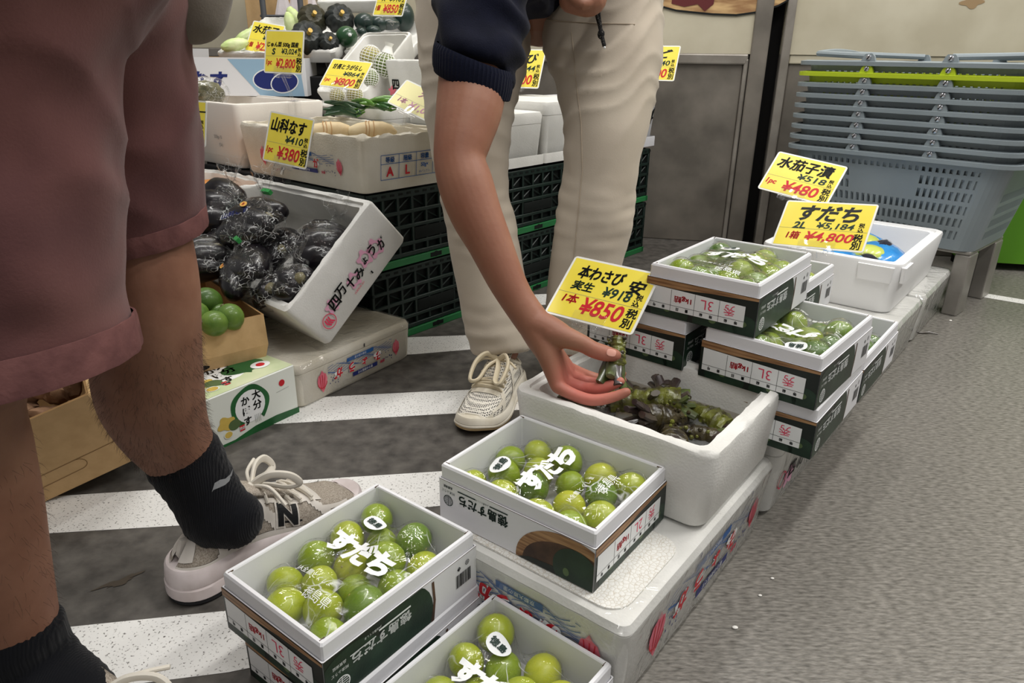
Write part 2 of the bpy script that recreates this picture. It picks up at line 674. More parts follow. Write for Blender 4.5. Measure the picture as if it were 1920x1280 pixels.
def fuse(mb, name, voxel, m, parent=None, smooth=6, disp=None, sm_factor=0.5):
    """one continuous skin around overlapping closed shapes"""
    tmp = mb.build('fuse_source', recalc=True)
    md = tmp.modifiers.new('r', 'REMESH')
    md.mode = 'VOXEL'
    md.voxel_size = voxel
    if smooth:
        s = tmp.modifiers.new('s', 'SMOOTH')
        s.factor = sm_factor
        s.iterations = smooth
    dg = bpy.context.evaluated_depsgraph_get()
    me = bpy.data.meshes.new_from_object(tmp.evaluated_get(dg))
    src = tmp.data
    bpy.data.objects.remove(tmp)
    bpy.data.meshes.remove(src)
    me.name = name
    me.materials.clear()
    for mm in (m if isinstance(m, (list, tuple)) else [m]):
        me.materials.append(mm)
    if disp:
        ns = [v.normal.copy() for v in me.vertices]
        cs = [v.co.copy() for v in me.vertices]
        for v, nn, c in zip(me.vertices, ns, cs):
            v.co = c + disp(c, nn)
    for p in me.polygons:
        p.use_smooth = True
        p.material_index = 0
    me.update()
    o = bpy.data.objects.new(name, me)
    COL.objects.link(o)
    if parent:
        o.parent = parent
    return o
# ------------------------------------------------------------------ the setting
def structure(mb, name, **k):
    return tag(mb.build(name, **k), kind='structure')


M_floor = mat('floor_aisle', (142, 138, 131), 0.34, 0.5, var=(78, 75, 70), vscale=230, vdetail=12, stretch=(0.30, 1.0, 1), bump=0.8, bscale=260, bdetail=8, bstretch=(0.30, 1.0, 1), bdist=0.0012, vlo=0.28, vhi=0.74)
M_floor2 = mat('floor_asphalt', (98, 94, 89), 0.55, 0.4, var=(62, 59, 56), vscale=30, vdetail=12, bump=0.35, bscale=190, bdetail=6, bdist=0.001, vlo=0.3, vhi=0.7)
M_paint = mat('floor_paint', (228, 227, 224), 0.55, 0.4, var=(96, 92, 88), vscale=260, vdetail=4, vlo=0.59, vhi=0.69, bump=0.3, bscale=160, bdist=0.0008)
A50 = R(52)
ux, uy = math.cos(A50), math.sin(A50)


def on_line(s, b):
    return Vector((0.15 + ux * s - uy * b, 0.92 + uy * s + ux * b, 0))


mb = MB()
mb.add([on_line(-4, -5), on_line(6, -5), on_line(6, 0), on_line(-4, 0)], [(0, 1, 2, 3)], M_floor)
mb.add([on_line(-4, 0), on_line(6, 0), on_line(6, 5), on_line(-4, 5)], [(0, 1, 2, 3)], M_floor2)
structure(mb, 'floor')


def stripe(pts):
    m_ = MB()
    m_.poly([(p[0], p[1]) for p in pts], M_paint, None, 0.0006)
    structure(m_, 'floor_marking')


stripe([(-1.3, 0.66), (-0.616, 0.775), (-0.2, 0.845), (-0.15, 0.765), (-0.364, 0.70), (-0.527, 0.67), (-1.3, 0.54)])
stripe([(-1.3, 1.00), (-0.829, 1.088), (-0.638, 1.116), (-0.142, 1.187), (0.1, 1.22), (0.1, 1.12), (-0.146, 1.07), (-0.560, 1.008), (-0.79, 0.98), (-1.3, 0.89)])
stripe([(-0.70, 1.455), (-0.392, 1.51), (-0.203, 1.538), (0.3, 1.60), (0.3, 1.49), (-0.189, 1.419), (-0.508, 1.369), (-0.75, 1.33)])
stripe([(-0.6, 1.83), (-0.28, 1.889), (0.4, 1.98), (0.4, 1.87), (-0.109, 1.804), (-0.261, 1.765), (-0.6, 1.71)])
stripe([(0.0, 2.28), (0.9, 2.42), (0.9, 2.31), (0.0, 2.17)])
stripe([(1.600, 2.397), (2.35, 1.86), (2.31, 1.815), (1.569, 2.352)])
# damp stain and small specks of litter on the floor
M_stain = mat('floor_damp', (78, 71, 63), 0.3, 0.5)
mb = MB()
c0 = atz(225, 1090, 0)
mb.blob(c0.x, c0.y, 0.034, 0.009, M_stain, None, 0.0008, n=40, rot=R(38), shape=lambda a: .8 + 0.3 * math.sin(3 * a) + .15 * math.sin(7 * a) + .1 * math.cos(13 * a))
tag(mb.build('damp_patch'), kind='structure')
M_litter = mat('litter_white', (236, 234, 228), 0.6)
for (px, py, s) in ((1378, 1178, .0045), (1425, 1117, .003), (1782, 602, .005), (1448, 1085, .003)):
    mb = MB()
    p = atz(px, py, 0.0)
    mb.ball((0, 0, s * .45), (s, s * .7, s * .5), M_litter, 7, 5)
    tag(mb.build('crumb', loc=p), 'tiny white foam crumb lying loose on the bare concrete aisle', 'crumb', 'foam crumbs on the aisle')
mb = MB()
p = atz(1735, 626, 0.0)
mb.tube([(-.03, .01, .002), (-.01, .0, .003), (.01, .002, .005), (.035, -.006, .002)], [.001, .003, .003, .001], M_stain, 5)
tag(mb.build('leaf_scrap', loc=p), 'dark dry scrap of leaf on the concrete beside the white boxes', 'litter')

# back wall: cream above, stainless steel panels below
WY = R(-12)
WX = Matrix.Translation((0.61, 3.097, 0)) @ Matrix.Rotation(WY, 4, 'Z')
M_cream = mat('wall_cream', (198, 191, 170), 0.5, 0.4, var=(182, 174, 152), vscale=5, vdetail=6, bump=0.05, bscale=40)
M_steel = mat('steel_panel', (138, 131, 122), 0.40, 0.5, metal=0.35, var=(104, 99, 92), vscale=5, vdetail=6, bump=0.1, bscale=60, bstretch=(1, 1, .2))
M_steel2 = mat('steel_trim', (158, 152, 144), 0.35, 0.5, metal=0.35, var=(132, 126, 118), vscale=8)
M_black = mat('black_gap', (14, 13, 13), 0.8, 0.2)
mb = MB()
mb.box(-4.2, 0.0, 0.762, 0.385, 0.12, 3.2, M_cream, X=WX)
mb.box(0.435, 0.0, 0.762, 4.0, 0.12, 3.2, M_cream, X=WX)
mb.box(-4.2, 0.10, 0.0, 4.0, 0.16, 0.77, M_black, X=WX)
mb.box(0.38, 0.06, 0.0, 0.44, 0.12, 3.2, M_black, X=WX)
structure(mb, 'wall_back')
mb = MB()
mb.box(-4.2, 0.012, 0.0, 0.30, 0.10, 0.725, M_steel, 0.004, X=WX)
structure(mb, 'trim_1')
mb = MB()
mb.box(-4.2, -0.004, 0.722, 0.315, 0.10, 0.762, M_steel2, 0.006, X=WX)
mb.box(0.300, -0.004, 0.0, 0.318, 0.10, 0.745, M_steel2, 0.006, X=WX)
structure(mb, 'trim_2')
mb = MB()
mb.box(0.320, -0.012, 0.0, 0.385, 0.10, 3.2, M_steel, 0.006, X=WX)
structure(mb, 'trim_3')
mb = MB()
mb.box(0.435, -0.010, 0.0, 0.468, 0.10, 3.2, M_steel2, 0.006, X=WX)
structure(mb, 'trim_4')
mb = MB()
mb.box(0.470, 0.012, 0.0, 4.0, 0.10, 0.735, M_steel, 0.006, X=WX)
mb.box(0.470, 0.004, 0.728, 4.0, 0.10, 0.762, M_cream, 0.004, X=WX)
structure(mb, 'trim_5')
# brown stain and a curled cut-out poster on the cream wall
M_wallstain = mat('wall_stain', (156, 130, 96), 0.6)
mb = MB()
mb.blob(1.07, 0.945, 0.035, 0.018, M_wallstain, WX @ Matrix(((1, 0, 0, 0), (0, 0, -1, -.001), (0, 1, 0, 0), (0, 0, 0, 1))), shape=lambda a: 1 + .25 * math.sin(4 * a + 1))
structure(mb, 'wall_mark')
M_poster = mat('poster_tan', (206, 172, 122), 0.6, var=(150, 112, 74), vscale=9, stretch=(1, 1, 5))
M_poster_red = mat('poster_red', (92, 30, 32), 0.6)
FW = WX @ Matrix(((1, 0, 0, 0), (0, 0, -1, -.003), (0, 1, 0, 0), (0, 0, 0, 1)))
mb = MB()
fish = [(-.045, .915), (-.03, .93), (.02, .918), (.08, .912), (.16, .905), (.25, .902), (.33, .913), (.40, .935), (.46, .97), (.46, 1.12), (-.02, 1.12), (-.03, .95)]
mb.poly(fish, M_poster, FW, 0.001)
mb.poly([(p[0], p[1] - .004) for p in fish[:9]] + [(p[0], p[1] + .003) for p in fish[8::-1]], M_black_ink, FW, 0.002)
mb.poly([(.0, .942), (.05, .93), (.1, .94), (.13, .915), (.16, .94), (.17, 1.1), (.0, 1.1)], M_poster_red, FW, 0.003)
tag(mb.build('wall_poster'), 'tan and dark red cut-out poster stuck on the cream wall', 'poster')

# ------------------------------------------------------------------ green bin and basket stack on the right
M_bin = mat('bin_green', (88, 146, 30), 0.45, 0.5, var=(80, 134, 26), vscale=4)
t = thing('storage_bin', 'bright green plastic bin standing against the steel wall behind the basket stack', 'bin', mw=WX @ Matrix.Translation((1.55, -0.10, 0)))
mb = MB()
mb.loft([rr(.36, .065, .02, .03), rr(.38, .075, .02, .40), rr(.38, .075, .02, .42)], M_bin)
mb.build('body', t)
mb = MB()
mb.loft([rr(.395, .085, .02, .42), rr(.395, .085, .02, .445), rr(.38, .075, .02, .455)], M_bin)
mb.build('lid', t)
for sx in (-.33, .33):
    mb = MB()
    mb.box(sx - .03, -.05, 0, sx + .03, .05, .03, M_black, .004)
    mb.build('foot', t)

M_bask = mat('basket_blue_grey', (142, 152, 157), 0.42, 0.5, var=(136, 146, 151), vscale=6)
M_bask_g = mat('basket_lime', (186, 206, 44), 0.42, 0.5)
M_chrome = mat('screw_metal', (200, 200, 205), 0.25, 0.5, metal=0.9)
BL, BW, BH = 0.68, 0.46, 0.27


def basket_wall(m):
    """tapered basket body with slots cut through its long and short sides"""
    b = MB()
    nz = 18
    t0, t1 = 0.80, 0.965
    hs = [0.0, .012] + [.02 + (BH - .035) * i / nz for i in range(nz + 1)] + [BH]

    def ringat(z):
        k = t0 + (t1 - t0) * z / BH
        return rr(BL / 2 * k, BW / 2 * k, .06 * k, z, n=6, sub=110)
    rings = [ringat(z) for z in hs]
    n = len(rings[0])
    vs = [p for r_ in rings for p in r_]
    fs = []
    per = n // 4
    for i in range(len(rings) - 1):
        for k in range(n):
            q = k % per
            hole = False
            side = k // per          # 0: +y long side, 1: -x end, 2: -y long side, 3: +x end
            if q > 8 and q < per - 2 and (q % 4 in (1, 2)):
                u = (q - 8) / (per - 9)
                if side in (0, 2):
                    mid = 0.27 < u < 0.68
                    if mid:
                        hole = i in (3, 4, 6, 7, 9, 10) or i == 18
                    else:
                        hole = i in (3, 4, 6, 7, 9, 10, 12, 13, 15, 16, 18)
                else:
                    hole = i in (3, 4, 6, 7, 9, 10, 12, 13)
            k2 = (k + 1) % n
            if not hole:
                fs.append((i * n + k, i * n + k2, (i + 1) * n + k2, (i + 1) * n + k))
    fs.append(tuple(range(n - 1, -1, -1)))
    b.add(vs, fs, m, False)
    return b


def make_basket(m, label, group, first=None):
    t = thing('shopping_basket', label, 'basket', group=group)
    w = basket_wall(m).build('body', t)
    md = w.modifiers.new('thick', 'SOLIDIFY')
    md.thickness = 0.003
    md.offset = -1
    b = MB()
    b.loft([rr(BL / 2 - .012, BW / 2 - .012, .05, BH - .012, 6), rr(BL / 2 + .014, BW / 2 + .014, .072, BH - .012, 6), rr(BL / 2 + .015, BW / 2 + .015, .073, BH, 6), rr(BL / 2 - .004, BW / 2 - .004, .058, BH + .003, 6), rr(BL / 2 - .012, BW / 2 - .012, .05, BH - .0125, 6)], m, cap0=False, cap1=False, smooth=False)
    b.build('rim', t)
    for sy in (-1, 1):
        for sx in (-.115, .115):
            b = MB()
            y = sy * (BW / 2 + .004)
            b.loft([[Vector((sx + dx * q, y + dy, z)) for dx, dy in ((-1, -.005), (1, -.005), (1, .005), (-1, .005))] for q, z in ((.022, BH), (.016, BH + .016), (.010, BH + .023))], m)
            b.build('hinge_lug', t)
            b = MB()
            b.lathe([(0.0075, 0), (.0075, .002), (.004, .004), (0.0001, .0045)], M_chrome, 10, X=Matrix.Translation((sx, y + sy * .005, BH + .0125)) @ Matrix.Rotation(-sy * PI / 2, 4, 'X'))
            b.box(-.0065, -.0011, .0035, .0065, .0011, .0052, M_black, X=Matrix.Translation((sx, y + sy * .005, BH + .0125)) @ Matrix.Rotation(-sy * PI / 2, 4, 'X') @ Matrix.Rotation(1.1, 4, 'Z'))
            b.build('screw', t)
    return t


BX = Vector((0.826, 2.235, 0))
K = 0.68 / 0.6
bx0, bx1 = Vector((0.824 * K, 2.229 * K)), Vector((1.235 * K, 1.791 * K))
bdir = (bx1 - bx0).normalized()
bnrm = Vector((-bdir.y, bdir.x))
bc = (bx0 + bx1) / 2 + bnrm * (BW / 2)
byaw = math.atan2(bdir.y, bdir.x)
z_rim0 = 0.7535 + (0.510 - 0.7535) * K
pitch = (0.750 - 0.516) * K / 8
bask_g = 'blue grey shopping baskets in the stack'
b0 = make_basket(M_bask, 'blue grey shopping basket at the very bottom of the stack, its slotted side showing', bask_g)
order = ['second from the bottom', 'third from the bottom', 'fourth from the bottom', 'fifth from the bottom, in the middle', 'fourth from the top', 'third from the top, just below the lime one']
order = ['blue grey shopping basket, second from the bottom of the stack', 'blue grey shopping basket, third from the bottom of the stack',
         'blue grey shopping basket in the exact middle but one of the nested stack', 'blue grey shopping basket, fifth up from the bottom of the stack',
         'blue grey shopping basket, fourth from the top of the stack', 'blue grey shopping basket nested directly under the lime green one']
for i in range(9):
    if i == 0:
        b = b0
    elif i == 7:
        b = make_basket(M_bask_g, 'lime green shopping basket, the only green one in the stack', None)
    else:
        b = dup(b0, order[i - 1] if i < 7 else 'blue grey shopping basket topmost of the stack with its handles folded flat', bask_g)
    b.location = (bc.x, bc.y, z_rim0 - BH + pitch * i)
    b.rotation_euler = (0, 0, byaw)
    if i == 8:
        for s in (-1, 1):
            hb = MB()
            # two bow handles folded down along the rim
            for sy in (-1,):
                pass
            pts = []
            for j in range(13):
                u = j / 12
                pts.append((s * (.115 + (.20 if 0 < j < 12 else 0) * min(1, math.sin(PI * u) * 2.2)), -BW / 2 + BW * u, BH + .016 + .014 * math.sin(PI * u)))
            hb.tube(pts, .009, M_bask, 8)
            hb.build('handle', b)
# stand under the baskets
t = thing('basket_stand', 'grey stainless steel stand under the stack of shopping baskets', 'stand', (bc.x, bc.y, 0), (0, 0, byaw))
zb_ = z_rim0 - BH
M_stand = mat('stand_steel', (168, 164, 158), 0.4, 0.5, metal=0.5, var=(140, 136, 130), vscale=7)
mb = MB()
mb.box(-.27, -.17, zb_ - .012, .27, .17, zb_, M_stand, .004)
mb.build('shelf', t)
for sx in (-.25, .25):
    for sy in (-.13, .13):
        mb = MB()
        mb.box(sx - .022, sy - .04, 0, sx + .022, sy + .04, zb_ - .012, M_stand, .004)
        mb.build('leg', t)
# ------------------------------------------------------------------ printed citrus cartons
CL, CW, CH, SH = 0.253, 0.191, 0.0853, 0.064      # carton length, width, rim height, sleeve height


def emblem(mb, cx, cy, r, m, F, z):
    mb.ring(cx, cy, r * .86, r, m, F, z, 24)
    for k in (-.55, -.25, .05, .35, .62):
        w = math.sqrt(1 - k * k) * .8 * r
        mb.rect(cx - w, cy + k * r - .04 * r, cx - .08 * r, cy + k * r + .06 * r, m, F, z)
        mb.rect(cx + .08 * r, cy + k * r - .04 * r, cx + w, cy + k * r + .06 * r, m, F, z)
    mb.rect(cx - .05 * r, cy - .9 * r, cx + .05 * r, cy + .9 * r, m, F, z)


def carton_print(mb, L, W, S, size='3L'):
    """three printed sides of the lower sleeve"""
    e = 0.0004
    # short end with the grade table
    F = frame((-L / 2 - .0001, W / 2, 0), (0, -1, 0), (0, 0, 1))
    c = (0.001, 0.0005, W - .001, S - .0005)
    mb.rect(0, 0, W, S, M_green_print, F, e)
    for (x, y, rx, ry) in ((.045, .008, .034, .022), (.125, .006, .038, .022), (.175, .012, .02, .02)):
        mb.blob(x, y, rx, ry, M_fruit_print, F, e * 1.5, clip=c)
        mb.blob(x - .004, y + .006, .006, .0045, M_fruit_print2, F, e * 2, clip=c)
    mb.poly([(.0, S - .0005), (W, S - .0005), (W, S - .005), (W * .6, S - .008), (W * .3, S - .013), (0, S - .012)], M_wood_print, F, e * 2)
    x0, x1, y0, y1 = W * .025, W * .90, S * .20, S * .80
    mb.poly([(x0, y0), (x1, y0), (x1, y1 - .004), (x0, y1)], M_white_ink, F, e * 2.5)
    yr = y0 + S * .15
    mb.line(x0, yr, x1, yr, .0006, M_black_ink, F, e * 3)
    n = 4
    for i in range(n + 1):
        x = x0 + (x1 - x0) * i / n
        if 0 < i < n:
            mb.line(x, y0, x, y1 - .002, .0006, M_black_ink, F, e * 3)
    cw = (x1 - x0) / n
    yc = (yr + y1 - .003) / 2
    mb.text('1kg詰', x0 + cw * 1.5, yc, .0125, M_red_ink, F, e * 3, bold=.03, rot=PI, w=cw * .72)
    mb.text(size, x0 + cw * 2.5, yc, .016, M_pinkred_ink, F, e * 3, bold=-.005, rot=PI)
    mb.text('秀', x0 + cw * 3.4, yc, .018, M_pinkred_ink, F, e * 3, bold=0, rot=PI)
    for i, s in enumerate(('番号', '量目', '階級', '等級')):
        for j, ch in enumerate(s):
            mb.text(ch, x0 + cw * (i + (.70 - .40 * j)), (y0 + yr) / 2, .0052, M_black_ink, F, e * 3, bold=.01, rot=PI)
    # long side with photo and bar code
    F = frame((-L / 2, -W / 2 - .0001, 0), (1, 0, 0), (0, 0, 1))
    d = L * .50
    c = (0.0005, 0.0005, d + .02, S - .0005)
    mb.poly([(0, 0), (d * .95, 0), (d, S), (0, S)], M_green_print, F, e)
    mb.blob(d - .004, .024, .045, .05, M_fruit_print, F, e * 1.5, clip=(0, .0005, L, S - .0005))
    mb.blob(d - .058, .008, .036, .034, M_fruit_print, F, e * 1.8, clip=c)
    mb.blob(.035, .022, .05, .04, M_fruit_print, F, e * 1.6, clip=c)
    mb.poly([(d + .036, 0), (d + .042, 0), (d + .046, .03), (d + .044, S - .004), (d + .040, S - .004), (d + .042, .03)], M_wood_dark, F, e * 1.5)
    mb.text('徳島すだち', d * .66, S * .62, .015, M_white_ink, F, e * 3, bold=.04, rot=PI, w=d * .72)
    mb.rect(d * .62, S * .78, d * 1.02, S * .82, M_white_ink, F, e * 3)
    mb.rect(d * .28, S * .50 + .014, d * .58, S * .50 + .0155, M_white_ink, F, e * 3)
    mb.text('JA全農とくしま', d * .55, S * .86, .004, M_white_ink, F, e * 3, bold=0, rot=PI)
    emblem(mb, .022, S * .28, .011, M_white_ink, F, e * 3)
    mb.text('阿波ふうど', .02, S * .58, .0045, M_white_ink, F, e * 3, bold=0, rot=PI)
    mb.text('品質保証', .02, S * .72, .0045, M_white_ink, F, e * 3, bold=0, rot=PI)
    bx = L - .042
    rnd = random.Random(3)
    x = bx
    while x < bx + .028:
        w = rnd.choice((.0005, .0009, .0014))
        mb.rect(x, S * .30, min(x + w, bx + .0285), S * .62, M_black_ink, F, e)
        x += w + rnd.choice((.0005, .0008, .001))
    mb.ring(bx + .006, S * .75, .0026, .0036, M_black_ink, F, e, 4)
    mb.text('紙', bx + .006, S * .75, .004, M_black_ink, F, e, bold=.01)
    mb.ring(bx + .022, S * .78, .0030, .0038, M_black_ink, F, e, 16)
    mb.ring(bx + .022, S * .78, .0010, .0018, M_black_ink, F, e, 12)
    # long side, white with black lettering
    F = frame((L / 2, W / 2 + .0001, 0), (-1, 0, 0), (0, 0, 1))
    mb.text('徳島すだち', L * .315, S * .66, .0165, M_green_ink, F, e, bold=.045, rot=PI, w=L * .33)
    mb.rect(L * .14, S * .845, L * .265, S * .875, M_green_ink, F, e)
    mb.rect(L * .36, S * .845, L * .48, S * .875, M_green_ink, F, e)
    mb.text('JA全農とくしま', L * .31, S * .86, .0035, M_green_ink, F, e, bold=0, rot=PI)
    emblem(mb, L * .07, S * .52, .0085, M_green_ink, F, e)
    mb.text('阿波ふうど', L * .07, S * .74, .0045, M_green_ink, F, e, bold=0, rot=PI)
    mb.text('品質保証', L * .07, S * .86, .0038, M_green_ink, F, e, bold=.01, rot=PI)
    cc = (L * .5, .0004, L - .0004, S - .001)
    mb.blob(L * .86, .004, .082, .060, M_wood_print, F, e, clip=cc, n=48)
    mb.blob(L * .87, .000, .074, .050, M_wood_dark, F, e * 1.5, clip=cc, n=48)
    mb.poly([(L * .55, .0004), (L - .0004, .0004), (L - .0004, .016), (L * .8, .012), (L * .62, .008)], M_green_print, F, e * 2)
    mb.blob(L * .90, .018, .034, .032, M_fruit_print, F, e * 2.5, clip=cc, n=36)
    mb.blob(L * .845, .012, .0045, .006, M_fruit_print2, F, e * 3, clip=cc)


M_dark_edge = mat('carton_edge', (96, 78, 62), 0.8, 0.2)


def make_carton(label, group, c, yaw, size='3L', lip=True):
    """white inner tray standing in a printed sleeve; c = centre, height of the rim"""
    t = thing('citrus_carton', label, 'carton', (c[0], c[1], c[2] - CH), (0, 0, R(yaw)), group)
    L, W = CL, CW
    mb = MB()
    ex = .0025
    mb.loft([rr(L / 2 - ex, W / 2 - ex, .002, .0005, 1), rr(L / 2 - ex, W / 2 - ex, .002, CH - .003, 1), rr(L / 2 - ex - .0018, W / 2 - ex - .0018, .002, CH, 1),
             rr(L / 2 - .0085, W / 2 - .0085, .002, CH, 1), rr(L / 2 - .0095, W / 2 - .0095, .002, CH - .0018, 1), rr(L / 2 - .010, W / 2 - .010, .002, .006, 1)], M_card)
    for sx in (-1, 1):          # folded corner tabs of the tray
        for sy in (-1, 1):
            x, y = sx * (L / 2 - .0095), sy * (W / 2 - .0095)
            mb.box(x - .0035, y - .0003, CH - .001, x + .0035, y + .0003, CH + .0006, M_dark_edge)
            mb.box(x - .0004, y - .0005, CH - .028, x + .0004, y + .0005, CH + .0005, M_dark_edge)
    mb.build('tray', t)
    mb = MB()
    mb.loft([rr(L / 2, W / 2, .0015, 0, 1), rr(L / 2, W / 2, .0015, SH, 1), rr(L / 2 - .0016, W / 2 - .0016, .0015, SH, 1), rr(L / 2 - .0016, W / 2 - .0016, .0015, .001, 1)], M_card, cap1=False)
    if lip:
        mb.loft([rr(L / 2 + .0001, W / 2 + .0001, .0015, SH - .0008, 1), rr(L / 2 + .0001, W / 2 + .0001, .0015, SH + .0001, 1)], M_dark_edge, cap0=False, cap1=False)
    carton_print(mb, L, W, SH, size)
    mb.build('printed_sleeve', t)
    return t


# citrus
FR = []
for i, (a, b_) in enumerate((((112, 140, 30), (150, 168, 34)), ((84, 116, 32), (116, 144, 36)), ((164, 176, 40), (196, 196, 56)), ((140, 160, 34), (178, 184, 46)), ((62, 94, 36), (88, 120, 40)))):
    FR.append(mat('sudachi_skin_%d' % i, a, 0.32, 0.5, var=b_, vscale=34, vdetail=5, bump=0.16, bscale=420, bdist=0.0006, vlo=0.3, vhi=0.7, coat=0.15, coatr=0.2))
M_navel = mat('citrus_navel', (176, 166, 92), 0.6)
_fm = {}


def fruit_mesh(i, r, k=0):
    key = (i, k)
    if key not in _fm:
        mb = MB()

        def dsp(d):
            s = 1 + .012 * noise.noise(d * 3 + Vector((i, k, 0)))
            if d.z > .93:
                s -= (d.z - .93) * .35
            if d.z < -.96:
                s += (-d.z - .96) * .9
            return s
        mb.ball((0, 0, 0), (1.0, 1.0, .90), FR[i], 26, 18, disp=dsp)
        mb.ball((0, 0, .865), (.085, .085, .03), M_navel, 8, 5)
        o = mb.build('fruit')
        _fm[key] = o.data
        bpy.data.objects.remove(o)
    return _fm[key]


def put_fruit(name, label, cat, p, r, i, rot, group):
    o = bpy.data.objects.new(name, fruit_mesh(i, r))
    COL.objects.link(o)
    o.location = p
    o.rotation_euler = rot
    o.scale = (r, r, r)
    return tag(o, label, cat, group)


def fill_carton(t, key, label, seed, zmid=.050, dark=False, bag_label=None, lettering='wide', rr_=.0243, flip=1):
    """fruit in a clear printed bag inside a carton"""
    rnd = random.Random(seed)
    M = Matrix.Translation(t.location) @ Matrix.Rotation(t.rotation_euler.z, 4, 'Z')
    sp = []
    nx, ny = 4, 4
    for ix in range(nx):
        for iy in range(ny):
            r = rr_ * rnd.uniform(.93, 1.06)
            x = (ix - (nx - 1) / 2) * .0535 + (.0115 if iy % 2 else -.0115) + rnd.uniform(-.003, .003)
            y = (iy - (ny - 1) / 2) * .0410 + rnd.uniform(-.002, .002)
            z = zmid + rnd.uniform(-.006, .006)
            sp.append((x, y, z, r))
    # push overlapping fruit apart
    for _ in range(40):
        for a in range(len(sp)):
            for b in range(a):
                d = Vector(sp[a][:3]) - Vector(sp[b][:3])
                m = (sp[a][3] + sp[b][3]) * .985
                if 1e-6 < d.length < m:
                    q = d.normalized() * ((m - d.length) / 2)
                    pa, pb = Vector(sp[a][:3]) + q, Vector(sp[b][:3]) - q
                    for n_, p_ in ((a, pa), (b, pb)):
                        r_ = sp[n_][3]
                        sp[n_] = (max(-CL / 2 + .012 + r_, min(CL / 2 - .012 - r_, p_.x)), max(-CW / 2 + .012 + r_, min(CW / 2 - .012 - r_, p_.y)), max(.0075 + r_ * .95, min(.064, p_.z)), r_)
    grp = 'sudachi in the ' + key
    for (x, y, z, r) in sp:
        p = M @ Vector((x, y, z))
        i = rnd.choice((0, 1, 2, 3, 0, 3)) if not dark else rnd.choice((0, 1, 4, 1, 4))
        put_fruit('sudachi_lime', label, 'citrus fruit', p, r, i, (rnd.uniform(0, 6.28), rnd.uniform(0, 6.28), rnd.uniform(0, 6.28)), grp)
    # the bag lies over the fruit
    NX, NY = 46, 36
    hx, hy = CL / 2 - .013, CW / 2 - .013
    g = [[0.0] * (NY + 1) for _ in range(NX + 1)]
    base = [[0.0] * (NY + 1) for _ in range(NX + 1)]
    for a in range(NX + 1):
        for b in range(NY + 1):
            x, y = -hx + 2 * hx * a / NX, -hy + 2 * hy * b / NY
            h = .012
            for (fx, fy, fz, fr_) in sp:
                d2 = (x - fx) ** 2 + (y - fy) ** 2
                if d2 < (fr_ + .001) ** 2:
                    h = max(h, fz + math.sqrt(max(0, (fr_ + .0012) ** 2 - d2)))
            base[a][b] = h
            g[a][b] = h
    for _ in range(90):
        n2 = [r_[:] for r_ in g]
        for a in range(1, NX):
            for b in range(1, NY):
                n2[a][b] = max(base[a][b], (g[a - 1][b] + g[a + 1][b] + g[a][b - 1] + g[a][b + 1]) / 4)
        g = n2

    def H_(x, y):
        u, v = (x + hx) / (2 * hx) * NX, (y + hy) / (2 * hy) * NY
        u, v = max(0, min(NX - 1e-4, u)), max(0, min(NY - 1e-4, v))
        a, b = int(u), int(v)
        fu, fv = u - a, v - b
        return (g[a][b] * (1 - fu) + g[a + 1][b] * fu) * (1 - fv) + (g[a][b + 1] * (1 - fu) + g[a + 1][b + 1] * fu) * fv

    def wr(x, y):
        return .0012 * noise.noise(Vector((x * 60 + y * 25, y * 60 - x * 20, seed))) + .0007 * noise.noise(Vector((x * 170, y * 150, seed + 5)))
    mb = MB()
    vs, fs = [], []
    for a in range(NX + 1):
        for b in range(NY + 1):
            x, y = -hx + 2 * hx * a / NX, -hy + 2 * hy * b / NY
            vs.append((x, y, g[a][b] + .0012 + abs(wr(x, y))))
    for a in range(NX):
        for b in range(NY):
            i = a * (NY + 1) + b
            fs.append((i, i + NY + 1, i + NY + 2, i + 1))
    mb.add(vs, fs, M_film, True)

    def wp(X, Y):
        return (X, Y, H_(X, Y) + .0040)
    if lettering == 'wide':       # lettering along the short side of the carton
        F = None

        def wA(X, Y):             # bag x -> carton -y, bag y -> carton x
            return wp(Y * flip, -X * flip)
        for (ch, q) in (('す', -.036), ('だ', 0.0), ('ち', .036)):
            mb.text(ch, q, .010, .038, M_white_ink, None, 0, bold=.058, warp=wA, fine=2)
        mb.text('JA全農とくしま', -.012, -.052, .010, M_white_ink, None, 0, bold=0, warp=wA, fine=1)
        mb.text('徳島県', .020, -.074, .014, M_white_ink, None, 0, bold=0, warp=wA, fine=1)
        mb.ring(-.05, -.076, .006, .009, M_white_ink, None, 0)
        blobw = lambda: [wA(-.038 + .013 * math.cos(a_) * (1.15 if 0 else 1), .062 + .018 * math.sin(a_)) for a_ in [2 * PI * k_ / 20 for k_ in range(20)]]
    else:
        def wA(X, Y):
            return wp(X, Y)
        for (ch, q) in (('す', -.040), ('だ', 0.0), ('ち', .040)):
            mb.text(ch, q, .012, .038, M_white_ink, None, 0, bold=.045, warp=wA, fine=2)
        mb.text('JA全農とくしま', .0, -.024, .010, M_white_ink, None, 0, bold=0, warp=wA, fine=1)
        mb.text('徳島県', .05, -.042, .012, M_white_ink, None, 0, bold=0, warp=wA, fine=1)
    # round white sticker print
    cx_, cy_ = (-.034, .066) if lettering == 'wide' else (-.080, .020)
    vs, fs = [], []
    for q_ in range(5):
        for k_ in range(24):
            rr_s = q_ / 4
            vs.append(Vector(wA(cx_ + .017 * rr_s * math.cos(2 * PI * k_ / 24), cy_ + .014 * rr_s * math.sin(2 * PI * k_ / 24))) + Vector((0, 0, .0004)))
    for q_ in range(4):
        for k_ in range(24):
            fs.append((q_ * 24 + k_, (q_ + 1) * 24 + k_, (q_ + 1) * 24 + (k_ + 1) % 24, q_ * 24 + (k_ + 1) % 24))
    mb.add(vs, fs, M_white_ink, True)
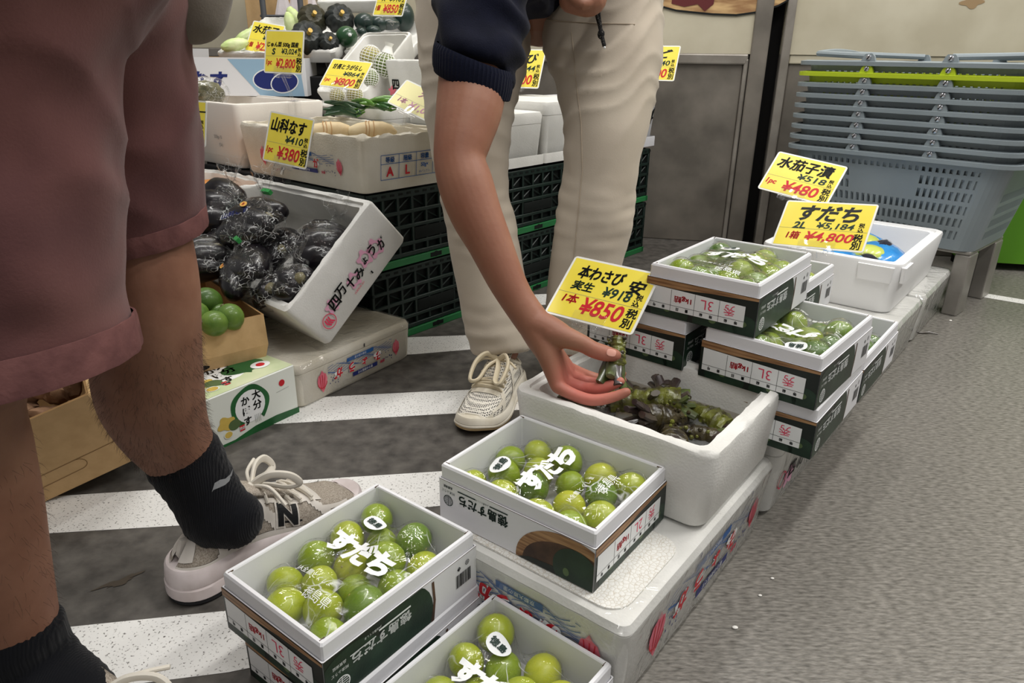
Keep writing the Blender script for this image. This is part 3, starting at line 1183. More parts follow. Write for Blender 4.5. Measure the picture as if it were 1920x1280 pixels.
    mb.text('徳島', cx_, cy_, .011, M_green_ink, None, 0, bold=.01, warp=lambda X, Y: tuple(Vector(wA(X, Y)) + Vector((0, 0, .0016))), fine=2)
    bag = mb.build('clear_bag', mw=M)
    tag(bag, bag_label, 'bag')


YA, YB_, Y4, Y5 = 52.5, 143.0, 51.8, 49.2
cartons = {}
# front stack: a carton standing on another one
cartons['under_front'] = make_carton('white carton with printed sleeve on the floor at bottom left, carrying a full open carton', None, (-0.182, 0.742, CH), 53.5)
cartons['front'] = make_carton('open carton of bagged sudachi beside the sneaker of the person in mauve shorts', None, (-0.196, 0.732, 2 * CH + .0004), YA)
n3 = Vector((0.127, 0.641, 0))
a3 = Vector((math.cos(R(51)), math.sin(R(51)), 0))
b3 = Vector((-a3.y, a3.x, 0))
c3 = n3 - a3 * CL / 2 + b3 * CW / 2
cartons['bottom'] = make_carton('open carton of bagged sudachi standing on the floor in front of the printed foam box', None, (c3.x, c3.y, CH + .0003), 51)
cartons['mid'] = make_carton('open carton of bagged sudachi marked 2L, on the foam box in front of the wasabi', None, (0.059, 0.845, 0.230), YB_, '2L')
cartons['back_top'] = make_carton('open topmost carton of bagged sudachi, right of the large wasabi price card', None, (0.379, 1.19, 0.4331), Y4)
cartons['back_right'] = make_carton('open carton of bagged sudachi one level down, partly under the topmost carton', None, (0.466, 1.116, 0.346), Y5)
cartons['back_low'] = make_carton('closed in carton with grade table directly under the lower open sudachi carton', None, (0.470, 1.118, 0.2602), 51.0)
q4c = Vector((0.287, 1.099, 0))
a4, b4 = Vector((math.cos(R(51)), math.sin(R(51)), 0)), Vector((-math.sin(R(51)), math.cos(R(51)), 0))
c4c = q4c + a4 * CL / 2 + b4 * CW / 2
cartons['behind_card'] = make_carton('sudachi carton half hidden by the wasabi price card, supporting the topmost carton', None, (c4c.x, c4c.y, 0.346), 51)
cartons['behind_card_low'] = make_carton('sudachi carton in the dark gap under the one behind the wasabi price card', None, (c4c.x + .004, c4c.y + .004, 0.2602), 51)
d6 = Vector((0.655, 1.14, 0)) + Vector((math.cos(R(50)), math.sin(R(50)), 0)) * (-.012)


def behind(t, dist, dz, label, dx=0.0):
    y = t.rotation_euler.z
    a = Vector((math.cos(y), math.sin(y), 0))
    b = Vector((-a.y, a.x, 0))
    p = t.location + a * dist + b * dx
    return make_carton(label, None, (p.x, p.y, p.z + CH + dz), math.degrees(y))


cartons['rear_low'] = behind(cartons['back_low'], CL + .006, -.0008, 'sudachi carton at the far end of the bottom level, beside the plain white foam box')
ar = Vector((math.cos(R(51)), math.sin(R(51)), 0))
br = Vector((-ar.y, ar.x, 0))
cr = Vector((0.688, 1.472, 0)) - ar * CL / 2 + br * CW / 2
cartons['rear_mid'] = make_carton('sudachi carton behind the topmost one, touching the white foam box of pickles', None, (cr.x, cr.y, 0.346), 51)
cartons['rear_mid_low'] = make_carton('sudachi carton at the back, below the one touching the white foam box of pickles', None, (cr.x, cr.y, 0.2602), 51)

fill_carton(cartons['front'], 'carton beside the sneaker', 'green sudachi lime in the bag of the carton beside the sneaker', 11, bag_label='clear bag printed with white letters over the limes beside the sneaker')
fill_carton(cartons['bottom'], 'carton at the bottom edge', 'green sudachi lime in the bag of the floor carton at the bottom edge', 23, zmid=.051, bag_label='clear printed bag over the limes of the floor carton at the bottom edge')
fill_carton(cartons['mid'], 'carton marked 2L', 'green sudachi lime in the bag of the carton marked 2L', 35, rr_=.0232, bag_label='clear bag printed with white letters over the limes marked 2L')
fill_carton(cartons['back_top'], 'topmost carton', 'green sudachi lime in the bag of the topmost carton', 47, zmid=.058, dark=True, bag_label='clear bag bulging over the limes of the topmost carton')
fill_carton(cartons['back_right'], 'lower open carton of the stack', 'green sudachi lime in the bag of the carton under the topmost one', 59, dark=True, flip=-1, bag_label='clear bag with white letters in the carton partly under the topmost one')
fill_carton(cartons['rear_low'], 'rear bottom carton', 'green sudachi lime in the rear carton of the bottom level', 61, dark=True, bag_label='clear bag in the rear carton of the bottom level')
fill_carton(cartons['rear_mid'], 'carton behind the topmost one', 'green sudachi lime in the carton behind the topmost one', 67, dark=True, bag_label='clear bag in the carton behind the topmost one')


# ------------------------------------------------------------------ foam boxes
def foam_open(mb, L, W, Hh, m=None, th=.024, taper=.012, floor=.018, r=.02, jit=.0012, seed=0, lip=True):
    m = m or M_foam
    k = taper
    rings = [rr(L / 2 - k - .004, W / 2 - k - .004, r, 0.0, 5, 0, 8), rr(L / 2 - k, W / 2 - k, r, .006, 5, 0, 8), rr(L / 2, W / 2, r, Hh - .008, 5, jit * .5, 16, seed=seed)]
    rings[0] = rr(L / 2 - k - .004, W / 2 - k - .004, r, 0.0, 5, 0, 16)
    rings[1] = rr(L / 2 - k, W / 2 - k, r, .006, 5, 0, 16)
    rings += [rr(L / 2 - .002, W / 2 - .002, r, Hh - .002, 5, jit, 16, seed=seed + 1), rr(L / 2 - .006, W / 2 - .006, r, Hh, 5, jit * 1.6, 16, seed=seed + 2)]
    if lip:
        rings += [rr(L / 2 - th * .55, W / 2 - th * .55, r, Hh, 5, jit * 1.6, 16, seed=seed + 3), rr(L / 2 - th * .62, W / 2 - th * .62, r * .9, Hh - .006, 5, jit, 16, seed=seed + 4)]
    rings += [rr(L / 2 - th, W / 2 - th, r * .9, Hh - (.006 if lip else .001), 5, jit, 16, seed=seed + 5), rr(L / 2 - th - .002, W / 2 - th - .002, r * .9, Hh - .014, 5, 0, 16),
              rr(L / 2 - th - k, W / 2 - th - k, r * .8, floor + .008, 5, 0, 16), rr(L / 2 - th - k - .008, W / 2 - th - k - .008, r * .7, floor, 5, 0, 16)]
    mb.loft(rings, m, smooth=True)


def foam_shut(mb, L, W, Hh, m=None, taper=.012, r=.02, seam=None, seed=0, beads=None):
    """closed foam box: body with a lid"""
    m = m or M_foam
    k = taper
    zs = seam or Hh * .78
    def q(z):
        return k * (1 - z / Hh)
    mb.loft([rr(L / 2 - k - .006, W / 2 - k - .006, r, 0, 5, 0, 12), rr(L / 2 - q(.008), W / 2 - q(.008), r, .008, 5, 0, 12), rr(L / 2 - q(zs), W / 2 - q(zs), r, zs - .001, 5, 0, 12),
             rr(L / 2 - q(zs) - .003, W / 2 - q(zs) - .003, r, zs, 5, 0, 12), rr(L / 2 - q(zs), W / 2 - q(zs), r, zs + .001, 5, 0, 12), rr(L / 2 - q(Hh - .012), W / 2 - q(Hh - .012), r, Hh - .012, 5, .001, 12, seed=seed),
             rr(L / 2 - .005, W / 2 - .005, r, Hh - .002, 5, .001, 12, seed=seed), rr(L / 2 - .02, W / 2 - .02, r, Hh, 5, 0, 12)], m, smooth=True)
    if beads:
        mb.loft([rr(L / 2 - .03, W / 2 - .03, r, Hh, 5), rr(L / 2 - .03, W / 2 - .03, r, Hh + .0015, 5), rr(L / 2 - .034, W / 2 - .034, r, Hh + .002, 5)], beads)


def ginger_shape(a):
    return 1 + .10 * math.sin(2 * a) + .07 * math.cos(3 * a)


def bud(mb, cx, cy, s, F, e):
    """printed pink ginger bud"""
    mb.poly([(cx + s * x, cy + s * y) for x, y in ((0, 1.05), (.18, .75), (.42, .62), (.55, .2), (.5, -.25), (.3, -.65), (.06, -1.05), (-.18, -.72), (-.46, -.3), (-.55, .15), (-.42, .6), (-.2, .72))], M_pink_ink, F, e)
    for q in (-.28, 0.02, .3):
        mb.line(cx + q * s, cy + .62 * s, cx + q * .5 * s, cy - .75 * s, .05 * s, M_red_ink, F, e * 1.5)
    mb.ring(cx, cy - .1 * s, .46 * s, .52 * s, M_red_ink, F, e * 1.5, a0=PI, a1=2 * PI)


def myoga_band(mb, F, w, h, e=.0006, turned=False):
    """printed strip: blue waves, pink buds and red lettering"""
    rnd = random.Random(5)
    for i in range(7):
        y = h * (.55 + .06 * i)
        pts = [(w * (.16 + .72 * k / 24), y + h * .05 * math.sin(k * .9 + i)) for k in range(25)]
        for k in range(24):
            if (k + i) % 4 != 0:
                mb.line(*pts[k], *pts[k + 1], h * .018, M_blue_ink, F, e)
    bud(mb, w * .10, h * .46, h * .44, F, e * 2)
    bud(mb, w * .93, h * .5, h * .36, F, e * 2)
    mb.rect(w * .36, h * .80, w * .66, h * .96, M_blue_ink, F, e * 2)
    mb.text('京都大原の里', w * .51, h * .88, h * .10, M_white_ink, F, e * 2.5, bold=0, rot=PI if turned else 0.0)
    rt = PI if turned else 0.0
    for i, ch in enumerate('みょうが'):
        x = w * .70 - w * .145 * (i if turned else 3 - i)
        hh = h * (.42 if ch != 'ょ' else .3)
        mb.text(ch, x, h * .52, hh, M_white_ink, F, e * 2.6, bold=.10, rot=rt)
        mb.text(ch, x, h * .52, hh, M_red_ink, F, e * 3.2, bold=.04, rot=rt)
    mb.rect(w * .42, h * .08, w * .70, h * .25, M_navy_ink, F, e * 2)
    mb.text('香りの野菜です', w * .56, h * .165, h * .11, M_white_ink, F, e * 2.5, bold=.01, rot=rt)
    mb.text('新鮮', w * .76, h * .16, h * .12, M_pinkred_ink, F, e * 2.5, bold=.01, rot=rt)
    for _ in range(26):
        x = rnd.choice((rnd.uniform(.17, .27), rnd.uniform(.76, .88), rnd.uniform(.3, .4)))
        mb.blob(w * x, h * rnd.uniform(.1, .5), h * .022, h * .03, M_navy_ink, F, e * 1.5, n=6)


def side_frame(L, W, Hh, side, taper=.012):
    """decal frames on the tapered sides: origin bottom left seen from outside"""
    k = taper / Hh
    if side == '-x':
        return frame((-L / 2 + taper - .0012, W / 2 - taper, 0), (0, -1, 0), (-k, 0, 1))
    if side == '+x':
        return frame((L / 2 - taper + .0012, -W / 2 + taper, 0), (0, 1, 0), (k, 0, 1))
    if side == '-y':
        return frame((-L / 2 + taper, -W / 2 + taper - .0012, 0), (1, 0, 0), (0, -k, 1))
    return frame((L / 2 - taper, W / 2 - taper + .0012, 0), (-1, 0, 0), (0, k, 1))


def foam_thing(label, c, yaw, L, W, Hh, name='foam_box', rot=None, mw=None):
    if mw is not None:
        return thing(name, label, 'foam box', mw=mw)
    return thing(name, label, 'foam box', c, (0, 0, R(yaw)))


def wrap(t, L, W, Hh, e=.0035, taper=.012):
    mb = MB()
    rings = []
    for z, k in ((0.001, taper + .004), (.012, taper - .001), (Hh * .5, taper * .5), (Hh - .01, -.001), (Hh, .006)):
        ring_ = rr(L / 2 + e - k, W / 2 + e - k, .022, z + (e if z > Hh * .8 else 0), 5, 0, 26)
        for p in ring_:
            n_ = noise.noise(Vector((p.x * 30, p.y * 30, z * 40)))
            p.x += n_ * .002 * (1 if p.x > 0 else -1)
            p.y += n_ * .002 * (1 if p.y > 0 else -1)
        rings.append(ring_)
    mb.loft(rings, M_wrap, cap0=False, smooth=True)
    return mb.build('plastic_wrap', t)


def place(corner, yaw, L, W, z, dx=0, dy=0):
    """centre of a box whose right-near bottom corner is given; length runs along yaw, width to its left"""
    a = Vector((math.cos(R(yaw)), math.sin(R(yaw)), 0))
    b = Vector((-a.y, a.x, 0))
    p = Vector((corner[0], corner[1], z)) + a * (L / 2 + dx) + b * (W / 2 + dy)
    return p


BZ = 0.1447
L1, W1 = 0.49, 0.325
t = foam_thing('long wrapped foam box printed with pink buds, on the floor under the wasabi box', place((0.137, 0.632), 52.2, L1, W1, 0), 52.2, L1, W1, BZ)
mb = MB()
foam_shut(mb, L1, W1, BZ - .004, seed=1, seam=.128, r=.012)
bodyF = side_frame(L1, W1, BZ, '-y')
myoga_band(mb, bodyF @ Matrix.Translation((.040, .026, 0)), L1 - .09, .088, turned=True)
myoga_band(mb, side_frame(L1, W1, BZ, '-x') @ Matrix.Translation((.025, .036, 0)), W1 - .07, .080, turned=True)
for xx in (.19, .38):
    mb.rect(xx, .118, xx + .004, .128, M_navy_ink, bodyF, .0008)
mb.build('body', t)
mb = MB()
mb.loft([rr(.085, W1 / 2 - .02, .03, BZ - .004, 5, cx=-L1 / 2 + .10), rr(.085, W1 / 2 - .02, .03, BZ - .0015, 5, cx=-L1 / 2 + .10), rr(.083, W1 / 2 - .022, .03, BZ - .0013, 5, cx=-L1 / 2 + .10)], M_foam_rough)
mb.build('lid_panel', t)
wrap(t, L1, W1, BZ - .0035, .0015)

Z2 = .1735
t = foam_thing('wrapped foam box with pink and black writing, on the floor under the stack of cartons', place((0.452, 1.036), 50.5, .55, .40, 0), 50.5, .55, .40, Z2)
mb = MB()
foam_shut(mb, .55, .40, Z2 - .002, seed=2, seam=.125)
F2 = side_frame(.55, .40, Z2, '-y')
for i, ch in enumerate('四万十みょうが'):
    mb.text(ch, .09 + .047 * i, .062 - .001 * i, .030 if ch != 'ょ' else .02, M_black_ink, F2, .0010, bold=.03)
for x in (.06, .20, .33, .42):
    mb.blob(x + .02, .052, .024, .020, M_palepink_ink, F2, .0006, shape=lambda a: 1 + .3 * math.sin(5 * a))
mb.ring(.04, .06, .015, .018, M_pinkred_ink, F2, .001)
mb.text('JA高知県 201', .26, .026, .008, M_black_ink, F2, .001, bold=0)
mb.build('body', t)
wrap(t, .55, .40, Z2 - .002, .0012)

t = foam_thing('plain white foam box on the floor under the box of pickled aubergine', place((0.812, 1.480), 50.4, .50, .36, 0), 50.4, .50, .36, BZ)
mb = MB()
foam_shut(mb, .50, .36, BZ - .001, seed=3, seam=.11)
mb.build('body', t)
wrap(t, .50, .36, BZ - .001, .0012)
t = foam_thing('plain white foam box at the far end of the row, before the basket stand', place((1.138, 1.874), 50.4, .38, .36, 0), 50.4, .38, .36, BZ)
mb = MB()
foam_shut(mb, .38, .36, BZ - .001, seed=4, seam=.11)
mb.build('body', t)
wrap(t, .38, .36, BZ - .001, .0012)
# wasabi box with water
WC, WYAW, WL, WW, WHh = Vector((0.218, 1.0125, BZ + .0008)), 142.3, .335, .281, .126
WM = Matrix.Translation(WC) @ Matrix.Rotation(R(WYAW), 4, 'Z')
t = foam_thing('open wet foam box of wasabi stems in brown water, in the middle of the display', WC, WYAW, WL, WW, WHh)
mb = MB()
foam_open(mb, WL, WW, WHh, seed=6, jit=.0022, th=.026, taper=.010, r=.022, floor=.02)
mb.build('body', t)
M_water = film_mat('murky_water', tint=(0.62, 0.55, 0.44), bump=0.12, bscale=40, refl=1.2, haze=0.10, rough=0.03)
mb = MB()
n_ = 24
vs, fs = [], []
hx, hy = WL / 2 - .033, WW / 2 - .033
for a in range(n_ + 1):
    for b in range(n_ + 1):
        x, y = -hx + 2 * hx * a / n_, -hy + 2 * hy * b / n_
        vs.append((x, y, .070 + .0008 * noise.noise(Vector((x * 60, y * 60, 2)))))
for a in range(n_):
    for b in range(n_):
        i = a * (n_ + 1) + b
        fs.append((i, i + n_ + 1, i + n_ + 2, i + 1))
mb.add(vs, fs, M_water, True)
tag(mb.build('water', mw=WM), 'shallow brown water in the foam box around the wasabi stems', 'water', kind='stuff')

# wasabi rhizomes
M_was = mat('wasabi_skin', (112, 116, 44), 0.32, 0.5, var=(62, 58, 30), vscale=60, vdetail=6, bump=0.8, bscale=160, bdist=.002, coat=.2, coatr=.2)
M_was_d = mat('wasabi_dark', (70, 62, 36), 0.3, 0.5, var=(36, 30, 24), vscale=70, vdetail=6, bump=0.8, bscale=160, bdist=.002, coat=.2, coatr=.2)
M_stub = mat('wasabi_stem', (92, 108, 52), 0.3, 0.5, var=(64, 70, 42), vscale=30, coat=.5, coatr=.12)
M_stub_p = mat('wasabi_stem_purple', (78, 70, 56), 0.3, 0.5, var=(58, 46, 46), vscale=30, coat=.5, coatr=.12)


def wasabi(label, mw, length=.10, r=.017, seed=0, dark=False, purple=False, stubs=7, group=None):
    rnd = random.Random(seed)
    t_ = thing('wasabi_stem', label, 'wasabi', mw=mw, group=group)
    b = MB()
    n, k = 20, 34
    rings = []
    for i in range(k + 1):
        u = i / k
        rad = r * (.55 + .55 * u if u < .8 else .99 - (u - .8) * .9) * (1 if 0 < i else .6)
        rad *= 1 + .03 * math.sin(i * 2.1 + 1.5 * noise.noise(Vector((i * .4, seed, 0)))) + .05 * noise.noise(Vector((i * .35, seed, 5)))
        ring_ = []
        for j in range(n):
            a = 2 * PI * j / n
            q = rad * (1 + .22 * noise.noise(Vector((math.cos(a) * 2, math.sin(a) * 2, u * 11 + seed))))
            ring_.append(Vector((length * u, q * math.cos(a) + .004 * math.sin(u * 3), q * math.sin(a))))
        rings.append(ring_)
    b.loft(rings, M_was_d if dark else M_was, smooth=True)
    for _ in range(26):
        u, a = rnd.uniform(.05, .9), rnd.uniform(0, 6.28)
        b.ball((length * u, r * .85 * math.cos(a), r * .85 * math.sin(a)), rnd.uniform(.002, .0042), M_was_d if rnd.random() < .5 else M_was, 6, 4)
    b.build('rhizome', t_)
    for q in range(stubs):
        b = MB()
        a = 2 * PI * q / stubs + rnd.uniform(-.3, .3)
        s = rnd.uniform(.3, .8)
        l_ = rnd.uniform(.018, .034)
        p0 = Vector((length * .95, r * .45 * math.cos(a), r * .45 * math.sin(a)))
        d = Vector((1, s * math.cos(a) * .8, s * math.sin(a) * .8)).normalized()
        w0 = rnd.uniform(.007, .011)
        b.tube([p0 - d * .004, p0 + d * l_ * .5, p0 + d * l_ + Vector((0, rnd.uniform(-.006, .006), rnd.uniform(-.003, .006)))], [w0 * 1.3, w0, w0 * .85], M_stub_p if (purple or q % 3 == 2) else M_stub, 8, flat=.6)
        b.build('leaf_stalk', t_)
    return t_


WG = 'wasabi stems lying in the water'
rnd = random.Random(4)
spec = [  # x, y in box frame, yaw, length, r, dark, purple, label
    (.100, .015, 30, .09, .017, True, False, 'dark wasabi stem at the left end, under the reaching hand'),
    (.060, -.030, 170, .09, .016, False, False, 'wasabi stem near the front wall, just below the fingers'),
    (.020, -.010, -155, .10, .018, False, False, 'bright green wasabi stem with a thick stalk, in the middle of the water'),
    (.010, -.060, 10, .08, .015, True, False, 'blackish wasabi stem soaking along the front wall'),
    (-.035, .000, 60, .07, .016, True, True, 'wasabi stem with a bunch of purple leaf stalks, right of centre'),
    (-.060, .045, 120, .075, .017, True, True, 'purple headed wasabi stem near the back wall'),
    (-.060, -.065, 165, .085, .020, False, False, 'thick pale green wasabi stem in the right front corner'),
    (-.070, .010, 200, .08, .012, True, False, 'thin sunken wasabi stem trailing to the right wall'),
    (-.015, -.035, -60, .06, .014, True, True, 'short dark wasabi stem in the middle of the heap'),
]
for i, (x, y, yw, l_, r_, dk, pu, lb) in enumerate(spec):
    mw = WM @ Matrix.Translation((x, y, .064 + .006 * (i % 3) + (.012 if i in (2, 4, 8) else 0))) @ Matrix.Rotation(R(yw), 4, 'Z') @ Matrix.Rotation(R(rnd.uniform(-16, 4)), 4, 'Y') @ Matrix.Translation((-l_ / 2, 0, 0))
    wasabi(lb, mw, l_ * 1.15, r_ * 1.35, i, dk, pu, 10 if pu else 7)

# white foam box with blue bags of pickles, at the end of the row
PC, PYAW, PL, PW, PH = place((0.962, 1.704), 50.7, .519, .36, BZ + .0005), 50.7, .519, .36, .135
t = foam_thing('clean white open foam box of blue pickle bags, in front of the shopping baskets', PC, PYAW, PL, PW, PH)
mb = MB()
foam_open(mb, PL, PW, PH, mat('foam_clean', (232, 232, 232), .5, .4, bump=.1, bscale=300, bkind='voronoi', bdist=.0008), seed=8, jit=.0003, th=.030, taper=.012, r=.03)
mb.loft([rr(.035, .005, .004, PH - .05, 3, cx=-PL / 2 + .05, cy=-PW / 2 - .001), rr(.038, .006, .004, PH - .01, 3, cx=-PL / 2 + .05, cy=-PW / 2 - .001)], MATS['foam_clean'])
mb.loft([rr(.005, .04, .004, PH - .05, 3, cx=-PL / 2 - .001, cy=-PW / 2 + .06), rr(.006, .043, .004, PH - .01, 3, cx=-PL / 2 - .001, cy=-PW / 2 + .06)], MATS['foam_clean'])
mb.build('body', t)
PM = Matrix.Translation(PC) @ Matrix.Rotation(R(PYAW), 4, 'Z')
M_bagblue = mat('bag_blue', (54, 148, 214), .25, .5, var=(40, 122, 196), vscale=20, bump=.4, bscale=60, bdist=.004, coat=.6)
M_bagyel = mat('bag_yellow_green', (196, 206, 92), .3, .5, bump=.4, bscale=60, bdist=.004, coat=.6)
M_bagdark = mat('bag_dark_aubergine', (38, 34, 46), .2, .5, bump=.3, bscale=60, bdist=.004, coat=.8)
for i, (x, y, a, z, lb) in enumerate(((.02, -.06, 10, .078, 'blue and black pickle bag nearest the front wall of the white foam box'), (.13, .03, 60, .080, 'blue and yellow pickle bag at the far side of the white foam box'), (-.10, .04, -20, .074, 'blue pickle bag half hidden under the yellow sudachi price card'), (-.13, -.07, 30, .066, 'blue pickle bag in the near corner of the white foam box'))):
    t = thing('pickle_bag', lb, 'bag', mw=PM @ Matrix.Translation((x, y, z)) @ Matrix.Rotation(R(a), 4, 'Z'), group='pickle bags')
    mb = MB()
    mb.ball((0, 0, 0), (.10, .075, .042), M_bagblue, 28, 14, disp=lambda d: 1 + .06 * noise.noise(d * 4 + Vector((i, 0, 0))))
    mb.ball((.02, -.01, .018), (.072, .03, .028), M_bagdark, 20, 10, disp=lambda d: 1 + .10 * noise.noise(d * 3 + Vector((i, 5, 0))))
    mb.ball((-.05, .02, .012), (.045, .05, .032), M_bagyel, 18, 10)
    mb.build('pouch', t)
    mb = MB()
    mb.box(.095, -.06, -.006, .125, .06, .0, M_bagblue, .002)
    mb.build('seal', t)
# ------------------------------------------------------------------ price cards in clear clip holders
M_tax = M_black_ink


def card(label, pos, rot, W, Hh, rows, base=None, mat_=None, edge=.004, clipw=.06, group=None, clip_h=.05, cat='price card', name='price_card'):
    """rows: (text, x, y, h, ink[, width]) in fractions of the card; base = world point where the clip grips"""
    Mx = Matrix.Translation(pos) @ Euler((R(rot[0]), R(rot[1]), R(rot[2])), 'XYZ').to_matrix().to_4x4()
    t_ = thing(name, label, cat, mw=Mx, group=group)
    F = Matrix(((1, 0, 0, 0), (0, 0, -1, 0), (0, 1, 0, 0), (0, 0, 0, 1)))      # card x right, y up, facing -y
    b = MB()
    b.loft([[Vector((p.x + W / 2, p.z, p.y + Hh / 2)) for p in rr(W / 2, Hh / 2, .006, z_, 4)] for z_ in (.0008, -.0008)], M_laminate)
    b.blob(W / 2, Hh / 2, 1, 1, mat_ or M_yellow, F, .0011, n=4) if False else b.rect(edge, edge, W - edge, Hh - edge, mat_ or M_yellow, F, .0011)
    b.line(edge, Hh * .40, W - edge, Hh * .40, .0005, M_grey_ink, F, .0014)
    for r_ in rows:
        s, x, y, h, ink = r_[:5]
        w = r_[5] if len(r_) > 5 else None
        sh = r_[6] if len(r_) > 6 else 0.15
        b.text(s, x * W, y * Hh, h * Hh, ink, F, .0015, bold=(.022 if '¥' in s else .035) if h > .12 else .012, shear=sh, w=w * W if w else None)
    b.build('card', t_)
    b = MB()
    b.box(W / 2 - clipw / 2, -.004, -.004, W / 2 + clipw / 2, -.002, .020, M_acryl, .0008)
    b.box(W / 2 - clipw / 2, .002, -.004, W / 2 + clipw / 2, .004, .014, M_acryl, .0008)
    b.tube([(W / 2 - clipw / 2, 0, -.006), (W / 2 + clipw / 2, 0, -.006)], .0045, M_acryl, 10)
    for q in (-.3, .3):
        b.box(W / 2 + q * clipw - .004, -.006, -.012, W / 2 + q * clipw + .004, .005, -.002, M_acryl, .001)
    b.build('clip_holder', t_)
    if base is not None:
        inv = Mx.inverted()
        e = inv @ Vector(base)
        s_ = Vector((W / 2, 0, -.008))
        b = MB()
        b.tube([s_, s_.lerp(e, .5) + Vector((0, 0, .002)), e], [.005, .004, .005], M_acryl, 10)
        b.build('arm', t_)
        b = MB()
        X = inv @ Matrix.Translation(base) @ Matrix.Rotation(R(rot[2]), 4, 'Z')
        for sy in (-1, 1):
            b.box(-.012, sy * .016 - .002, -.028, .012, sy * .016 + .002, .010, M_acryl, .001, X=X)
            b.box(-.012, min(0, sy * .016), .008, .012, max(0, sy * .016), .011, M_acryl, .001, X=X)
        b.build('gripper', t_)
    return t_


def price_rows(title, tax, price, unit, th=.28, ty=.78, extra=(), tw=.78, tx=.47, tax_x=.64, px_=.56, ph=.26):
    rows = [(title, tx, ty, th, M_black_ink, tw), ('¥' + tax, tax_x, .505, .15, M_green_ink, .40), (unit, .13, .24, .16, M_red_ink, .15), ('¥' + price, px_, .22, ph, M_red_ink, .50)]
    rows += [('税', .90, .56, .085, M_black_ink, None, 0), ('込', .90, .46, .085, M_black_ink, None, 0), ('税', .90, .30, .15, M_black_ink, None, 0), ('別', .90, .13, .15, M_black_ink, None, 0)]
    return rows + list(extra)


card('largest yellow price card, for wasabi at 850 yen, above the reaching hand', (0.055, 1.159, 0.34), (-52.7, 2.2, -32.4), .164, .129,
     [('本わさび', .40, .77, .22, M_black_ink, .52), ('安', .82, .70, .22, M_black_ink), ('実生', .26, .54, .15, M_green_ink), ('¥918', .66, .53, .17, M_green_ink, .32), ('1本', .20, .31, .15, M_red_ink), ('¥850', .58, .25, .27, M_red_ink, .47),
      ('税', .90, .56, .09, M_black_ink, None, 0), ('込', .89, .46, .09, M_black_ink, None, 0), ('税', .90, .30, .14, M_black_ink, None, 0), ('別', .89, .14, .14, M_black_ink, None, 0)],
     base=(0.086, 1.128, 0.285))
card('wide yellow price card for sudachi at 4,800 yen a box, before the shopping baskets', (0.593, 1.609, 0.352), (-44.2, -4.7, -39.9), .199, .125,
     [('すだち', .52, .74, .34, M_black_ink, .66, .2), ('2L', .24, .47, .15, M_green_ink, .15, .2), ('¥5,184', .63, .48, .15, M_green_ink, .40, .2), ('1箱', .21, .25, .16, M_red_ink), ('¥4,800', .60, .24, .22, M_red_ink, .52, .2),
      ('税', .90, .54, .09, M_black_ink, None, 0), ('込', .90, .44, .09, M_black_ink, None, 0), ('税', .90, .28, .15, M_black_ink, None, 0), ('別', .90, .12, .15, M_black_ink, None, 0)],
     base=(0.690, 1.555, 0.285), clipw=.08)
card('tilted yellow price card for pickled aubergine at 480 yen, behind the sudachi card', (0.589, 1.743, 0.458), (-47.9, 7.7, -37.6), .167, .12,
     price_rows('水茄子漬', '518', '480', '1pc', th=.28, ty=.76), base=(0.690, 1.735, 0.290))
card('square yellow price card for Yamashina aubergine at 380 yen, before the pale roots', (-0.644, 1.861, 0.493), (-16.5, 7.1, -19.4), .13, .125,
     price_rows('山科なす', '410', '380', '1pc', th=.27, ty=.76), base=(-0.61, 1.90, 0.455))
card('square yellow price card for junsai at 2,800 yen, on the large white foam box', (-0.744, 2.251, 0.692), (-13.5, 1.2, -17.1), .13, .121,
     price_rows('じゅん菜 500g 国産', '3,024', '2,800', '1pc', th=.13, ty=.66, tw=.80, extra=[('S', .24, .505, .15, M_green_ink)]), base=(-0.68, 2.31, 0.600))
card('yellow price card for green peppers at 800 yen, before the netted fruit', (-0.567, 2.18, 0.660), (-46.1, 3.8, -20.4), .135, .106,
     price_rows('甘長とうがらし', '864', '800', '1pc', th=.18, ty=.74, tw=.72), base=(-0.50, 2.22, 0.600))
card('yellow price card at 850 yen over the dark green gourds, cut by the top edge', (-0.470, 2.56, 0.862), (-25.6, 1.7, -30.5), .124, .112,
     price_rows('加茂なす', '918', '850', '1個', th=.2, ty=.78, extra=[('大', .25, .505, .13, M_green_ink)]), base=(-0.40, 2.54, 0.835))
card('yellow wasabi price card at 800 yen, between the dark sleeve and the pale trousers', (-0.071, 2.746, 0.639), (-25.3, -0.1, -26.8), .171, .142,
     price_rows('わさび', '944', '800', '1本', th=.26, ty=.76), base=(0.02, 2.69, 0.60))
card('faded pale yellow price card leaning behind the bare arm', (-0.342, 2.002, 0.628), (-48.1, 18.7, -27.9), .138, .09,
     [('1本', .25, .3, .2, M_palepink_ink), ('¥1,0', .62, .25, .26, M_palepink_ink, .4), ('大', .55, .75, .25, M_palepink_ink)], mat_=M_pale_yellow, base=(-0.30, 1.985, 0.565))
card('yellow price card peeping out right of the pale trousers', tuple(at(1178, 150, 2.62)), (-25, 0, -26), .17, .13,
     price_rows('うど', '540', '500', '1本', th=.26, ty=.76), base=tuple(at(1215, 176, 2.60)))
card('yellow price card cut off by the mauve shorts, before the large white foam box', tuple(at(322, 270, 1.82)), (-12, 2, -18), .105, .112,
     [('オキー', .62, .76, .17, M_black_ink, .72), ('¥410', .55, .5, .14, M_green_ink, .4), ('¥380', .5, .22, .24, M_red_ink, .5), ('税', .88, .54, .08, M_black_ink, None, 0), ('込', .88, .45, .08, M_black_ink, None, 0), ('税', .86, .29, .14, M_black_ink, None, 0), ('別', .86, .13, .14, M_black_ink, None, 0)])
